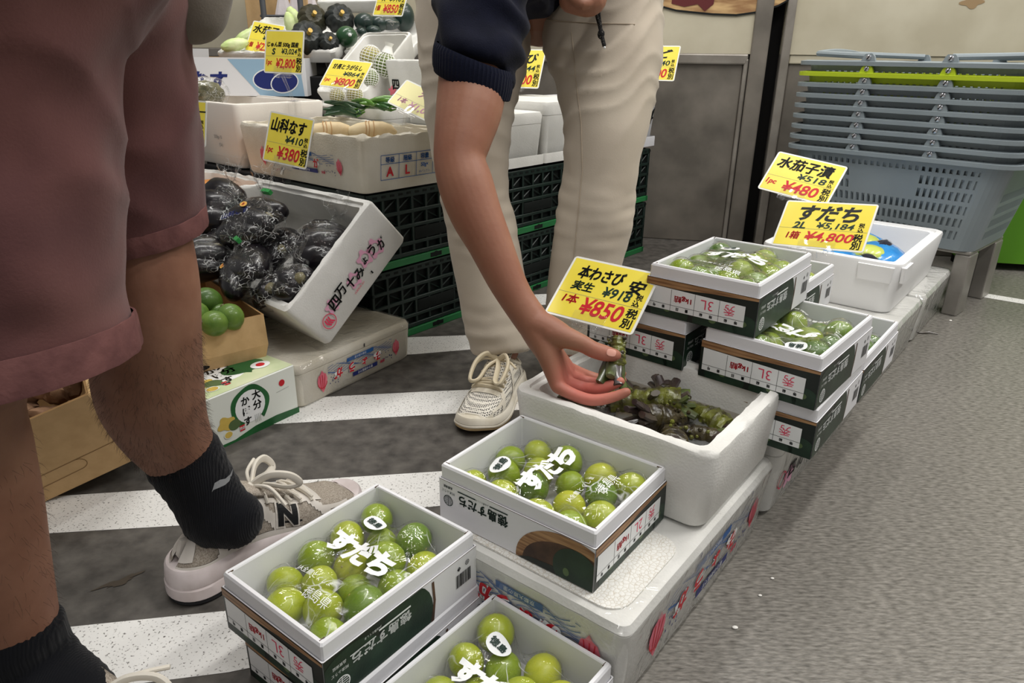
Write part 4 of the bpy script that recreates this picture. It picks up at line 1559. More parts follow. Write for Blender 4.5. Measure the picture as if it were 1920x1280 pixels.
card('yellow price card for water aubergine at 250 yen, behind the junsai card', tuple(at(458, 95, 2.60)), (-30, 8, -14), .13, .12,
     price_rows('水茄子', '270', '250', '1個', th=.26, ty=.76), base=tuple(at(470, 112, 2.55)))

# ------------------------------------------------------------------ left hand display
E1 = Vector((math.cos(R(49.9)), math.sin(R(49.9)), 0))
E2 = Vector((-E1.y, E1.x, 0))
P0 = Vector((-.291, 1.905, 0))


def D(s, b, z):
    return P0 + E1 * s + E2 * b + Vector((0, 0, z))


def DM(s, b, z, yaw=0.0):
    return Matrix.Translation(D(s, b, z)) @ Matrix.Rotation(R(49.9 + yaw), 4, 'Z')


# folding crates
M_crate = mat('crate_green_black', (24, 42, 36), .45, .5, var=(18, 34, 29), vscale=5)
M_crate_shade = mat('crate_inner_shade', (10, 16, 14), .7, .3)
M_rail = mat('crate_rail_green', (40, 120, 66), .45, .5, var=(34, 106, 58), vscale=6)
CRW, CRD, CRH = .467, .36, .209


def make_crate(label):
    t_ = thing('folding_crate', label, 'crate', group='dark green crates under the foam boxes')
    b = MB()
    w, d, h = CRW, CRD, CRH
    b.box(.006, .012, .004, w - .006, d - .006, h - .012, M_crate_shade)  # solid dark block, stands in for the shade inside the see-through crate
    for z0, z1 in ((.022, .034), (.052, .062), (.100, .110), (.140, .150), (.184, .204)):
        b.box(0, 0, z0, w, .010, z1, M_crate, .0015, 1)
        b.box(w - .010, 0, z0, w, d, z1, M_crate, .0015, 1)
        b.box(0, 0, z0, .010, d, z1, M_crate, .0015, 1)
    n = 9
    for i in range(n + 1):
        x = (w - .010) * i / n
        b.box(x, .001, .02, x + .008, .010, h - .008, M_crate, .001, 1)
        if i < n:
            for (z0, z1) in ((.064, .098), (.112, .138), (.152, .182)):
                x1 = (w - .010) * (i + 1) / n
                if (i + int(z0 * 100)) % 3 != 0:
                    b.tube([(x + .006, .008, z0), (x1, .008, z1)], .0022, M_crate, 4)
                else:
                    b.tube([(x + .006, .008, z1), (x1, .008, z0)], .0022, M_crate, 4)
    for i in range(7):
        y = d * i / 6
        b.box(w - .009, max(0, y - .008), .02, w, y + .001, h - .008, M_crate, .001, 1)
    for i in range(16):
        b.box(.02 + i * .029, -.001, h - .017, .034 + i * .029, .006, h - .011, M_crate_shade)
    b.box(w * .34, -.001, .064, w * .66, .006, .098, M_crate_shade, .003)
    b.build('lattice_body', t_)
    b = MB()
    b.box(.0, -.004, 0, w, .012, .020, M_rail, .002)
    b.box(w - .012, -.004, 0, w + .004, d, .020, M_rail, .002)
    b.build('green_rail', t_)
    b = MB()
    b.ring(w * .5, .0115, 0.0, .0085, M_crate_shade, Matrix(((1, 0, 0, 0), (0, 0, -1, -.0045), (0, 1, 0, 0), (0, 0, 0, 1))), 0, 16)
    b.box(w * .5 - .022, -.0046, .004, w * .5 + .022, -.003, .017, M_crate_shade, .001)
    b.build('grip_recess', t_)
    return t_


cl = [('dark green folding crate on the floor at the left end, beside the wrapped foam box', 'dark green folding crate on top at the left end, behind the tilted aubergine box'),
      ('dark green folding crate on the floor seen between the trouser legs', 'dark green folding crate of the upper row seen between the trouser legs'),
      ('dark green folding crate on the floor at the wall end, right of the trouser legs', 'dark green folding crate of the upper row at the wall end')]
c0 = None
for i in range(3):
    for j in range(2):
        if c0 is None:
            c0 = make_crate(cl[i][j])
            c = c0
        else:
            c = dup(c0, cl[i][j])
        c.matrix_world = DM(-.128 + i * (CRW + .004), 0.0, j * (CRH + .001))
c = dup(c0, 'dark green folding crate low at the far left under the orange lined foam box')
c.matrix_world = DM(-.62, .37, 0)
M_blackcloth = mat('bench_black', (20, 20, 21), .8, .3)
t = thing('display_bench', 'black stepped bench behind the crates carrying the gourd trays', 'bench', mw=DM(-.14, .375, 0))
mb = MB()
mb.box(0, 0, 0, 1.25, .42, .416, M_blackcloth, .004)
mb.build('lower_step', t)
mb = MB()
IB = DM(-.14, .375, 0).inverted()
mb.box(-1.16, 2.74, 0, -.16, 3.12, .668, M_blackcloth, .004, X=IB)
mb.build('upper_step', t)


def foam_at(label, s, b, z, L, W, Hh, yaw=0, seed=0, shut=False, m=None, jit=.0016, name='foam_box', th=.024):
    t_ = thing(name, label, 'foam box', mw=DM(s, b, z, yaw) @ Matrix.Translation((L / 2, W / 2, 0)))
    b_ = MB()
    if shut:
        foam_shut(b_, L, W, Hh, m or M_foam, seed=seed)
    else:
        foam_open(b_, L, W, Hh, m or M_foam, seed=seed, jit=jit, th=th)
    return t_, b_


CT = .4205
# box of pale roots, printed
t, mb = foam_at('worn open foam box of pale roots with a blue grade table, on the left crates', -.150, -.020, CT, .33, .56, .139, seed=21, m=M_foam_old, jit=.006)
F = side_frame(.33, .56, .139, '-y')
tx, ty, tw_, th_ = .050, .030, .24, .062
for yy in (0, th_ * .64, th_):
    mb.line(tx, ty + yy, tx + tw_, ty + yy, .0016, M_blue_ink, F, .0012)
for k_ in range(5):
    mb.line(tx + tw_ * k_ / 4, ty, tx + tw_ * k_ / 4, ty + th_, .0016, M_blue_ink, F, .0012)
for k_, (a_, b_) in enumerate((('等級', 'A'), ('階級', 'L'), ('容量', '50g×'), ('入数', '40'))):
    mb.text(a_, tx + tw_ * (k_ + .5) / 4, ty + th_ * .81, .014, M_blue_ink, F, .0014, bold=.012)
    mb.text(b_, tx + tw_ * (k_ + .5) / 4, ty + th_ * (.32 if k_ < 2 else .42), .025 if k_ < 2 else .013, M_red_ink if k_ < 2 else M_blue_ink, F, .0014, bold=.03)
mb.text('40パック入', tx + tw_ * 2.5 / 4, ty + th_ * .16, .007, M_blue_ink, F, .0014, bold=0)
myoga_band(mb, side_frame(.33, .56, .139, '-x') @ Matrix.Translation((.06, .03, 0)), .42, .06, e=.0010)
mb.build('body', t)
M_root = mat('root_pale', (226, 208, 170), .55, .4, var=(206, 180, 136), vscale=18, bump=.2, bscale=80)
M_root_ring = mat('root_ring', (190, 150, 104), .7)
for i, (px, py, a, lb) in enumerate(((617, 248, 8, 'pale cream root, left one, half behind the Yamashina price card'), (697, 247, 4, 'pale cream root, right one, beside the clear clip'))):
    t = thing('pale_root', lb, 'root vegetable', mw=Matrix.Translation(at(px, py, 1.86)) @ Matrix.Rotation(R(a), 4, 'Z'), group='pale roots')
    mb = MB()
    mb.lathe([(.001, -.062), (.012, -.058), (.022, -.035), (.027, 0), (.026, .03), (.018, .052), (.007, .062), (.001, .066)], M_root, 18, X=Matrix.Rotation(PI / 2, 4, 'Y'), mod=lambda a_, r_, z_: 1 + .05 * noise.noise(Vector((math.cos(a_), math.sin(a_), z_ * 20))))
    mb.build('body', t)
    mb = MB()
    for q in (-.012, -.004, .008):
        mb.tube([(q + .002 * math.sin(k_), .0272 * math.cos(2 * PI * k_ / 18), .0272 * math.sin(2 * PI * k_ / 18)) for k_ in range(3, 11)], .0012, M_root_ring, 5)
    mb.build('growth_ring', t)

# large white box behind it
t, mb = foam_at('large plain white foam box with the junsai price card, behind the pale roots', -.134, .57, CT, .315, .50, .187, seed=22, jit=.0006, m=mat('foam_warm', (226, 220, 212), .5, .35, bump=.1, bscale=260, bkind='voronoi', bdist=.001))
F = side_frame(.315, .50, .187, '-x')
mb.text('500g-10', .36, .085, .013, M_grey_ink, F, .0012, bold=0)
mb.text('(5k)', .37, .062, .013, M_grey_ink, F, .0012, bold=0)
mb.loft([rr(.315 / 2 - .006, .25 - .006, .02, .030, 4), rr(.315 / 2 - .004, .25 - .004, .02, .031, 4)], MATS['foam_warm'], cap0=False, cap1=False)
mb.build('body', t)
M_weed = mat('junsai_green', (116, 112, 84), .3, .5, var=(72, 74, 52), vscale=60, bump=.5, bscale=90, bdist=.004, coat=.7, coatr=.08)
t = thing('vegetable_pack', 'clear pack of grey green junsai leaning in the large white foam box', 'pack', mw=Matrix.Translation(at(382, 178, 2.2)) @ Matrix.Rotation(R(38), 4, 'Z') @ Matrix.Rotation(R(28), 4, 'X'))
mb = MB()
mb.ball((0, 0, 0), (.065, .03, .045), M_weed, 20, 12, disp=lambda d: 1 + .1 * noise.noise(d * 3))
mb.build('junsai', t)
mb = MB()
mb.ball((0, 0, 0.004), (.078, .036, .056), M_film_strong, 20, 12, disp=lambda d: 1 + .12 * noise.noise(d * 3.3))
mb.build('film', t)

# flat lidded box with a black and gold sticker
t, mb = foam_at('white lidded foam box with a black and gold label strip, behind the pale roots', .185, .31, CT, .40, .24, .18, seed=23, shut=True)
F = side_frame(.40, .24, .18, '-x')
mb.rect(.03, .125, .20, .138, M_black_ink, F, .003)
mb.rect(.14, .1265, .198, .1365, mat('label_gold', (176, 140, 60), .4), F, .0035)
mb.rect(.032, .117, .13, .124, M_white_ink, F, .003)
mb.build('body', t)

# peppers behind
M_pep = mat('pepper_green', (50, 96, 36), .25, .5, var=(34, 78, 30), vscale=20, coat=.5, coatr=.1)
M_pep_l = mat('pepper_light', (92, 140, 48), .25, .5, var=(84, 138, 44), vscale=20, coat=.5, coatr=.1)
M_cuc = mat('cucumber_green', (34, 70, 40), .3, .5, var=(52, 88, 52), vscale=40, coat=.4)
t, mb = foam_at('low white foam tray of long green peppers behind the worn foam box', .19, .50, .560, .36, .24, .035, seed=24)
mb.build('body', t)
rnd = random.Random(9)
for i in range(16):
    px, py = rnd.uniform(632, 738), rnd.uniform(182, 218)
    py = 188 + (738 - px) * .17 + rnd.uniform(-4, 14)
    m_ = M_cuc if px < 670 else rnd.choice((M_pep, M_pep, M_pep_l))
    o = thing('green_pepper', 'long green pepper in the heap behind the worn foam box', 'pepper', mw=Matrix.Translation(at(px, py - 4, 2.10)) @ Matrix.Rotation(rnd.uniform(-.5, .5) - .1, 4, 'Z') @ Matrix.Rotation(rnd.uniform(-.1, .2), 4, 'Y'), group='green peppers in the heap')
    mb = MB()
    mb.tube([(-.045, 0, 0), (-.025, .003, .003), (0, .004, .004), (.025, .002, .002), (.045, -.004, -.002)], [.0035, .007, .009, .008, .005], m_, 12, round_caps=True)
    mb.build('pod', o)
    mb = MB()
    mb.tube([(.048, -.004, -.002), (.060, -.007, .003)], [.003, .0018], M_pep_l, 6)
    mb.build('stalk', o)

# netted fruit in a tilted box
NM = Matrix.Translation((-.4545, 2.4435, .5446)) @ Euler((R(-1), R(-30.6), R(68.1)), 'XYZ').to_matrix().to_4x4()
t = thing('foam_box', 'white foam box propped up steeply with netted pale fruit', 'foam box', mw=NM @ Matrix.Translation((.1845, .099, 0)))
mb = MB()
foam_open(mb, .369, .198, .1035, seed=25, jit=.001, th=.014)
mb.build('body', t)
M_pear = mat('pale_fruit', (206, 186, 120), .5, .4, var=(168, 166, 92), vscale=12)
M_pear_g = mat('green_fruit', (128, 140, 78), .5, .4, var=(98, 116, 60), vscale=12)
M_net = mat('foam_net', (240, 240, 234), .6, .4)


def net_mesh(r, seed_):
    b_ = bmesh.new()
    bmesh.ops.create_uvsphere(b_, u_segments=16, v_segments=13, radius=1.0)
    for v in b_.verts:
        v.co = Vector((v.co.x * r * 1.03, v.co.y * r * 1.03, v.co.z * r * 1.10))
    bmesh.ops.wireframe(b_, faces=b_.faces[:], thickness=r * .075, use_replace=True, use_even_offset=True)
    return b_


for i, (px, py, t_, rpx, g, neck, lb) in enumerate(((695, 108, 2.40, 20, 0, 0, 'netted pale fruit high in the propped box, left one'), (722, 122, 2.34, 21, 1, 1, 'netted green fruit with a twisted net neck, in the propped box'), (632, 180, 2.20, 14, 0, 0, 'netted pale fruit low in the propped box under the pepper card'), (665, 178, 2.18, 15, 0, 0, 'netted fruit at the low end of the propped box, beside the peppers'), (695, 146, 2.30, 15, 1, 0, 'netted green fruit half hidden by the pepper card'))):
    r_ = rpx * t_ / 1337
    o = thing('netted_fruit', lb, 'fruit', mw=Matrix.Translation(at(px, py, t_)) @ Matrix.Rotation(R(20 * i), 4, 'Z') @ Matrix.Rotation(R(15), 4, 'Y'), group='netted fruit')
    mb = MB()
    mb.ball((0, 0, 0), (r_, r_, r_ * 1.08), M_pear_g if g else M_pear, 20, 14)
    mb.build('fruit', o)
    mb = MB()
    mb.bm(net_mesh(r_, i), M_net, False)
    if neck:
        mb.tube([(0, 0, r_ * 1.0), (0, 0, r_ * 1.6), (0, 0, r_ * 1.9)], [r_ * .55, r_ * .3, r_ * .42], M_net, 12)
    mb.build('net', o)
t = thing('foam_box', 'white foam box end with pink and black print beside the pale trouser leg', 'foam box', mw=Matrix.Translation(at(752, 190, 2.30)) @ Matrix.Rotation(R(50), 4, 'Z') @ Matrix.Translation((.13, -.02, 0)))
mb = MB()
foam_open(mb, .26, .20, .125, seed=26)
F = side_frame(.26, .20, .125, '-x')
mb.text('四', .04, .05, .03, M_black_ink, F, .001)
mb.blob(.02, .03, .016, .013, M_pink_ink, F, .0006, shape=lambda a: 1 + .3 * math.sin(5 * a))
mb.build('body', t)

# tilted trays of gourds on the bench
for (p_, w_, l_, lb, sd) in (((-.864, 2.749, .705), .228, .40, 'tilted white foam tray of pale green gourds, far left on the bench', 31), ((-.643, 2.758, .712), .237, .366, 'tilted white foam tray of black ribbed pumpkins', 32), ((-.372, 2.768, .716), .265, .33, 'tilted white foam tray of smooth dark green gourds', 33)):
    t = thing('foam_tray', lb, 'foam tray', mw=Matrix.Translation(p_) @ Euler((R(-1), R(-19.5), R(78)), 'XYZ').to_matrix().to_4x4() @ Matrix.Translation((l_ / 2, w_ / 2, 0)))
    mb = MB()
    foam_open(mb, l_, w_, .046, seed=sd, jit=.004, th=.014, taper=.006, floor=.010)
    mb.build('body', t)
M_kab = mat('pumpkin_black', (48, 52, 50), .42, .45, var=(30, 34, 34), vscale=22, bump=.4, bscale=50, bdist=.003)
M_kab_b = mat('pumpkin_brown_green', (62, 58, 42), .5, .4, var=(44, 46, 32), vscale=14, bump=.3, bscale=60, bdist=.003)
M_stalk = mat('pumpkin_stalk', (214, 178, 92), .6)
for i, (px, py, t_, rp, m_, lb) in enumerate(((586, 37, 2.70, 27, M_kab_b, 'brown green ribbed pumpkin, upper left in the tray'), (637, 36, 2.70, 27, M_kab, 'black ribbed pumpkin, upper right beside the smooth gourds'), (577, 72, 2.58, 31, M_kab, 'black ribbed pumpkin, front one behind the junsai card'), (617, 80, 2.575, 19, M_kab, 'small black ribbed pumpkin in the front corner of the tray'))):
    r_ = rp * t_ / 1337
    o = thing('pumpkin', lb, 'pumpkin', mw=Matrix.Translation(at(px, py, t_)) @ Matrix.Rotation(R(25), 4, 'Z') @ Matrix.Rotation(R(62), 4, 'X'), group='ribbed pumpkins')
    mb = MB()
    mb.lathe([(.02 * r_, .52 * r_), (.25 * r_, .66 * r_), (.55 * r_, .72 * r_), (.82 * r_, .55 * r_), (.98 * r_, .2 * r_), (1.0 * r_, -.1 * r_), (.86 * r_, -.5 * r_), (.5 * r_, -.72 * r_), (.1 * r_, -.66 * r_)], m_, 60, mod=lambda a_, rr_, z_: 1 + .13 * (abs(math.cos(5.5 * a_)) ** .6 - .7))
    mb.build('body', o)
    mb = MB()
    mb.tube([(0, 0, .5 * r_), (0, 0, .75 * r_), (.05 * r_, 0, .95 * r_)], [.16 * r_, .11 * r_, .15 * r_], M_stalk, 8)
    mb.build('stalk', o)
M_gourd = mat('gourd_green', (44, 84, 50), .3, .5, var=(34, 70, 42), vscale=8, coat=.3)
M_gourd_d = mat('gourd_dark', (36, 56, 50), .35, .5, var=(28, 46, 42), vscale=8, coat=.3)
for i, (px, py, t_, rx, rz, m_, lb) in enumerate(((650, 69, 2.60, 20, 19, M_gourd, 'round bright green gourd in front, with a small white sticker'), (683, 42, 2.70, 19, 17, M_gourd_d, 'round dark green gourd at the back, left of the 850 yen card'), (709, 44, 2.72, 18, 15, M_gourd_d, 'round dark green gourd under the 850 yen card'), (728, 44, 2.74, 22, 12, M_gourd_d, 'long dark green gourd behind the clip of the 850 yen card'), (757, 32, 2.78, 20, 26, M_gourd_d, 'large dark green gourd next to the pale trousers'), (678, 60, 2.66, 9, 8, M_gourd_d, 'small dark gourd between the larger green ones'), (700, 57, 2.68, 14, 9, M_gourd_d, 'small oval dark gourd at the rim of the tray'))):
    k_ = t_ / 1337
    o = thing('gourd', lb, 'gourd', mw=Matrix.Translation(at(px, py, t_)), group='smooth green gourds')
    mb = MB()
    mb.ball((0, 0, 0), (rx * k_, rx * k_ * .9, rz * k_), m_, 22, 14)
    mb.build('body', o)
    if i == 0:
        mb = MB()
        mb.ball((.019 * 1, -.032, .006), (.007, .004, .006), M_white_ink, 10, 6)
        mb.build('sticker', o)
M_pale = mat('pale_gourd', (196, 218, 140), .4, .5, var=(222, 232, 180), vscale=22, bump=.4, bscale=60, bdist=.003)
for i, (px, py, t_, l_, a) in enumerate(((440, 84, 2.58, .05, -12), (464, 68, 2.66, .05, -25), (545, 46, 2.70, .045, 80), (552, 32, 2.76, .04, 60), (482, 56, 2.72, .045, -30))):
    o = thing('pale_gourd', ('pale green bumpy gourd in the far left tray', 'pale green bumpy gourd in the far left tray', 'pale green bumpy gourd beside the ribbed pumpkins', 'pale green bumpy gourd beside the ribbed pumpkins', 'pale green bumpy gourd in the far left tray')[i], 'gourd', mw=Matrix.Translation(at(px, py, t_)) @ Matrix.Rotation(R(30), 4, 'Z') @ Matrix.Rotation(R(a), 4, 'Y'), group='pale gourds beside the pumpkins' if i in (2, 3) else 'pale gourds in the far left tray')
    mb = MB()
    mb.ball((0, 0, 0), (l_, .022, .022), M_pale, 24, 16, disp=lambda d: 1 + .12 * noise.noise(d * 6 + Vector((i, 0, 0))))
    mb.build('body', o)

# printed aubergine carton and black bag
M_cart_blue = mat('print_light_blue', (150, 182, 206), .5)
PX = Matrix.Translation(at(468, 176, 2.62)) @ Matrix.Rotation(R(6), 4, 'Z')
t = thing('printed_carton', 'white cardboard carton printed with two dark blue aubergines, behind the junsai card', 'carton', mw=PX)
mb = MB()
w_, d_, h_ = .46, .26, .125
mb.loft([rr(w_ / 2, d_ / 2, .002, 0, 1), rr(w_ / 2, d_ / 2, .002, h_, 1)], M_card, cap1=False, cap0=True)
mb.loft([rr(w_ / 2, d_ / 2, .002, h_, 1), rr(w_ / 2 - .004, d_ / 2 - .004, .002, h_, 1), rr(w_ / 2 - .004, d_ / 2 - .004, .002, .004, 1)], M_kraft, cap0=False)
F = frame((-w_ / 2, -d_ / 2 - .0002, 0), (1, 0, 0), (0, 0, 1))
mb.poly([(.20, .12), (.44, .122), (.45, .0), (.30, .0)], M_cart_blue, F, .0004)
mb.blob(.335, .055, .058, .036, M_white_ink, F, .0006, rot=.1)
mb.blob(.335, .055, .054, .032, M_navy_ink, F, .0008, rot=.1)
mb.blob(.385, .045, .05, .034, M_white_ink, F, .0010, rot=.3)
mb.blob(.385, .045, .046, .030, M_navy_ink, F, .0012, rot=.3)
for (x_, y_) in ((.375, .09), (.425, .09)):
    mb.poly([(x_ - .02, y_ - .012), (x_ - .005, y_ + .004), (x_ + .012, y_ + .012), (x_ + .006, y_ - .002), (x_ + .022, y_ - .018)], M_navy_ink, F, .0014)
mb.text('なす', .13, .05, .06, M_navy_ink, F, .0006, bold=.04, shear=.2)
mb.build('body', t)
M_bblack = mat('bag_black', (34, 34, 36), .35, .5, bump=.5, bscale=25, bdist=.008, coat=.3)
t = thing('plastic_bag', 'black plastic bag hanging over the dark bench beside the junsai card', 'bag', mw=Matrix.Translation(at(560, 128, 2.76)))
mb = MB()
mb.loft([[Vector((p.x * sx_ + .02 * math.sin(k_ * .9), p.y * sy_, z_)) for k_, p in enumerate(rr(.10, .04, .03, 0, 5))] for sx_, sy_, z_ in ((.9, .4, -.11), (1.05, 1, -.08), (1.0, 1.1, 0), (.8, .9, .06), (.5, .5, .10))], M_bblack, smooth=True)
mb.build('body', t)
t = thing('plastic_sheet', 'crumpled clear film lying in the printed aubergine carton', 'film', mw=Matrix.Translation(at(452, 128, 2.58)))
mb = MB()
mb.ball((0, 0, 0), (.07, .05, .035), M_film_strong, 20, 12, disp=lambda d: 1 + .3 * noise.noise(d * 3))
mb.build('sheet', t)
t = thing('blank_card', 'blank grey card standing left of the printed aubergine carton', 'card', mw=Matrix.Translation(at(372, 132, 2.62)) @ Matrix.Rotation(R(-10), 4, 'X'))
mb = MB()
mb.box(-.042, 0, 0, .042, .002, .075, mat('card_grey', (196, 198, 200), .5), .0006)
mb.build('card', t)

# boxes on the crates behind the trousers
t, mb = foam_at('white foam box with a clasp notch, left one between the trouser legs', .285, .0, CT, .315, .30, .165, seed=41, shut=True)
F = side_frame(.315, .30, .165, '-y')
mb.box(.05, -.002, .045, .13, .004, .125, M_foam, .006, X=Matrix.Translation((-.315 / 2 + .012, -.15, 0)))
mb.loft([rr(.1575, .152, .012, .034, 4), rr(.1585, .153, .012, .030, 4), rr(.1585, .153, .012, .003, 4)], M_foam, cap0=False, cap1=False)
mb.build('body', t)
t, mb = foam_at('taller lidded white foam box, right one between the trouser legs', .603, .0, CT, .34, .34, .192, seed=42, shut=True)
mb.loft([rr(.171, .172, .012, .034, 4), rr(.172, .173, .012, .030, 4), rr(.172, .173, .012, .003, 4)], M_foam, cap0=False, cap1=False)
mb.box(.05, -.10, .191, .12, -.06, .198, M_foam, .003)
mb.build('body', t)
t, mb = foam_at('white foam box with 14 handwritten in black, at the wall end of the crates', .955, .0, CT, .355, .34, .187, seed=43, shut=True, m=mat('foam_grey', (206, 206, 210), .5, .4, bump=.1, bscale=300, bkind='voronoi', bdist=.001))
F = side_frame(.355, .34, .187, '-y')
mb.text('14', .285, .115, .060, M_black_ink, F, .0015, bold=.005, shear=.35)
mb.loft([rr(.1785, .172, .012, .040, 4), rr(.1795, .173, .012, .036, 4), rr(.1795, .173, .012, .003, 4)], MATS['foam_grey'], cap0=False, cap1=False)
mb.build('body', t)

# ------------------------------------------------------------------ tilted box of bagged aubergines
TM = Matrix.Translation((-.809, 1.905, .104)) @ Euler((R(41.6), R(-1.9), R(-45.2)), 'XYZ').to_matrix().to_4x4()
TL_, TW_, TH_ = .55, .323, .139
t = thing('foam_box', 'steeply tilted open foam box full of bagged dark aubergines', 'foam box', mw=TM @ Matrix.Translation((TL_ / 2, TW_ / 2, 0)))
mb = MB()
foam_open(mb, TL_, TW_, TH_, m=M_foam, seed=51, jit=.003, th=.024, taper=.002, r=.012)
F = side_frame(TL_, TW_, TH_, '+x', .002)
for i, ch in enumerate('四万十みょうが'):
    mb.text(ch, .085 + .030 * i, .058 + .006 * math.sin(i * 1.7), .027 if i in (0,) else (.026 if ch != 'ょ' else .016), M_black_ink, F, .0022, bold=.03, shear=.1)
for (x, y, s) in ((.055, .058, .9), (.135, .052, 1), (.19, .064, 1.1), (.225, .058, 1.2)):
    mb.ring(x + .02, y, .010 * s, .018 * s, M_palepink_ink, F, .0014, 20, wob=.5)
mb.text('JA高知県 201', .15, .028, .007, M_pinkred_ink, F, .0020, bold=0)
mb.ring(.045, .040, .0165, .0185, M_pinkred_ink, F, .0020, 30)
for q in (-.006, .0, .006):
    mb.poly([(.045 + q - .003, .051), (.045 + q + .001, .051), (.045 + q - .001, .041), (.045 + q + .005, .030), (.045 + q + .001, .029), (.045 + q - .005, .040)], M_pinkred_ink, F, .0022)
mb.rect(.196, .022, .200, .030, M_black_ink, F, .0020)
mb.build('body', t)
M_egg = mat('aubergine_skin', (22, 17, 23), .3, .35, var=(14, 11, 15), vscale=10, coat=.25, coatr=.1)
M_calyx = mat('aubergine_calyx', (112, 104, 66), .5, var=(80, 76, 50), vscale=30)
M_tape = mat('tape_green', (44, 146, 70), .4)
M_badge = mat('label_orange', (232, 180, 90), .4)
M_lbl = mat('label_lilac', (186, 188, 220), .4)
bags = [(412, 392, 1.86, 46, 50, 30, 1, 'bag of dark aubergines at the far left, printed with blue letters', 0), (478, 420, 1.74, 62, 46, 10, 1, 'bag of dark aubergines in the middle with an orange sticker and green tape', 1),
        (462, 512, 1.66, 58, 44, -15, 1, 'bag of dark aubergines at the front with a bundled top and green tape', 2), (384, 484, 1.72, 44, 40, 60, 0, 'bag of dark aubergines against the left wall, behind the leg', 0),
        (522, 476, 1.76, 52, 44, -20, 0, 'dark aubergine bag in the shadowy middle of the tilted box', 0), (604, 462, 1.72, 50, 46, 40, 1, 'bag of dark aubergines at the right, under the tall clear top', 0),
        (552, 532, 1.62, 34, 34, 0, 1, 'small bag of dark aubergines in the front right corner', 3), (424, 470, 1.78, 50, 44, 20, 0, 'bag of dark aubergines lying deep on the left side, under the others', 3), (508, 548, 1.645, 34, 30, -30, 0, 'dark aubergine bag wedged low between the two front bags', 3)]
for i, (px, py, tt, rx, ry, a, neck, lb, deco) in enumerate(bags):
    c = at(px, py, tt)
    k_ = tt / 1337
    X = Matrix.Translation(c) @ Matrix.Rotation(R(-45 + a), 4, 'Z') @ Matrix.Rotation(R(38), 4, 'X')
    o = thing('aubergine_bag', lb, 'bag', mw=X, group='bags of aubergines in the tilted box')
    rnd = random.Random(i)
    for q in range(3):
        mb = MB()
        ey = (q - 1) * ry * k_ * .62
        E_ = Matrix.Translation((rnd.uniform(-.006, .006), ey, .010 if q == 1 else rnd.uniform(-.004, .004))) @ Matrix.Rotation(rnd.uniform(-.35, .35), 4, 'Z')
        mb.lathe([(.001, -rx * k_ * .95), (.020, -rx * k_ * .88), (.033, -rx * k_ * .5), (.034, -rx * k_ * .05), (.027, rx * k_ * .4), (.019, rx * k_ * .75), (.010, rx * k_ * .90), (.001, rx * k_ * .93)], M_egg, 20, X=E_ @ Matrix.Rotation(PI / 2, 4, 'Y'), mod=lambda a_, r_, z_: (ry * k_ / .052))
        mb.build('aubergine', o)
    mb = MB()
    mb.ball((rx * k_ * .5, ry * k_ * .3, .012), (.018, .018, .012), M_calyx, 10, 6)
    mb.build('calyx', o)
    mb = MB()
    mb.ball((0, 0, .002), (rx * k_ * 1.16, ry * k_ * 1.14, .046), M_film_strong, 34, 20, disp=lambda d: 1 + .10 * noise.noise(d * 3.4 + Vector((i * 3, 0, 0))) + .10 * abs(noise.noise(d * 8 + Vector((i, 7, 0)))))
    mb.build('film', o)
    if neck:
        mb = MB()
        n0 = Vector((rx * k_ * .55, ry * k_ * .6, .03)) if deco != 2 else Vector((-rx * k_ * .3, ry * k_ * .5, .04))
        dirn = Vector((.25, .45, .85)).normalized()
        ln = .075 if i != 1 else .10
        rings = []
        for u, rad in ((0, .030), (.25, .013), (.4, .009), (.55, .016), (.8, .028), (1.0, .034)):
            rings.append([n0 + dirn * ln * u + Vector((math.cos(2 * PI * j / 22), math.sin(2 * PI * j / 22), 0)) * rad * (1 + (.35 * math.sin(j * 5.3) if u > .3 else 0)) + Vector((0, 0, .006 * math.sin(j * 2.9) * u)) for j in range(22)])
        mb.loft(rings, M_film_strong, cap0=False, cap1=False, smooth=True)
        mb.build('gathered_top', o)
    if deco in (1, 2):
        mb = MB()
        mb.box(-.012, -.004, -.006, .016, .006, .006, M_tape, .001, X=Matrix.Translation(n0 + dirn * ln * .4))
        mb.build('tape', o)
    if deco in (0, 1) and i < 2:
        mb = MB()
        Fx = Matrix.Translation((-.02, -.01, .047)) @ Matrix.Rotation(R(30), 4, 'Z')
        mb.text('山科なす', 0, 0, .020, M_white_ink, Fx, 0, bold=.10)
        mb.text('山科なす', 0, 0, .018, M_navy_ink, Fx, .0008, bold=.02)
        mb.build('printed_name', o)
    if deco in (1, 2):
        mb = MB()
        mb.blob(0, 0, .012, .008, M_badge, Matrix.Translation((-.012, .018, .050) if deco == 1 else (-.035, -.026, .040)), 0)
        mb.text('京', 0, 0, .008, M_red_ink, Matrix.Translation((-.012, .018, .0508) if deco == 1 else (-.035, -.026, .0408)), 0)
        mb.build('sticker', o)

# ------------------------------------------------------------------ wrapped myoga box, citrus cartons on the floor
t = thing('foam_box', 'wrapped foam box printed with pink buds, under the tilted aubergine box', 'foam box', mw=Matrix.Translation((-.474, 1.429, 0)) @ Matrix.Rotation(R(56.7), 4, 'Z') @ Matrix.Translation((.19, .16, 0)))
mb = MB()
foam_shut(mb, .38, .32, .108, M_foam_old, seed=61, seam=.085, r=.014, taper=.006)
F = side_frame(.38, .32, .108, '-y', .006)
myoga_band(mb, F @ Matrix.Translation((.035, .018, 0)), .30, .062, turned=True)
mb.rect(.20, .088, .204, .097, M_black_ink, F, .0008)
mb.build('body', t)
wrap(t, .38, .32, .1075, .0015, .006)

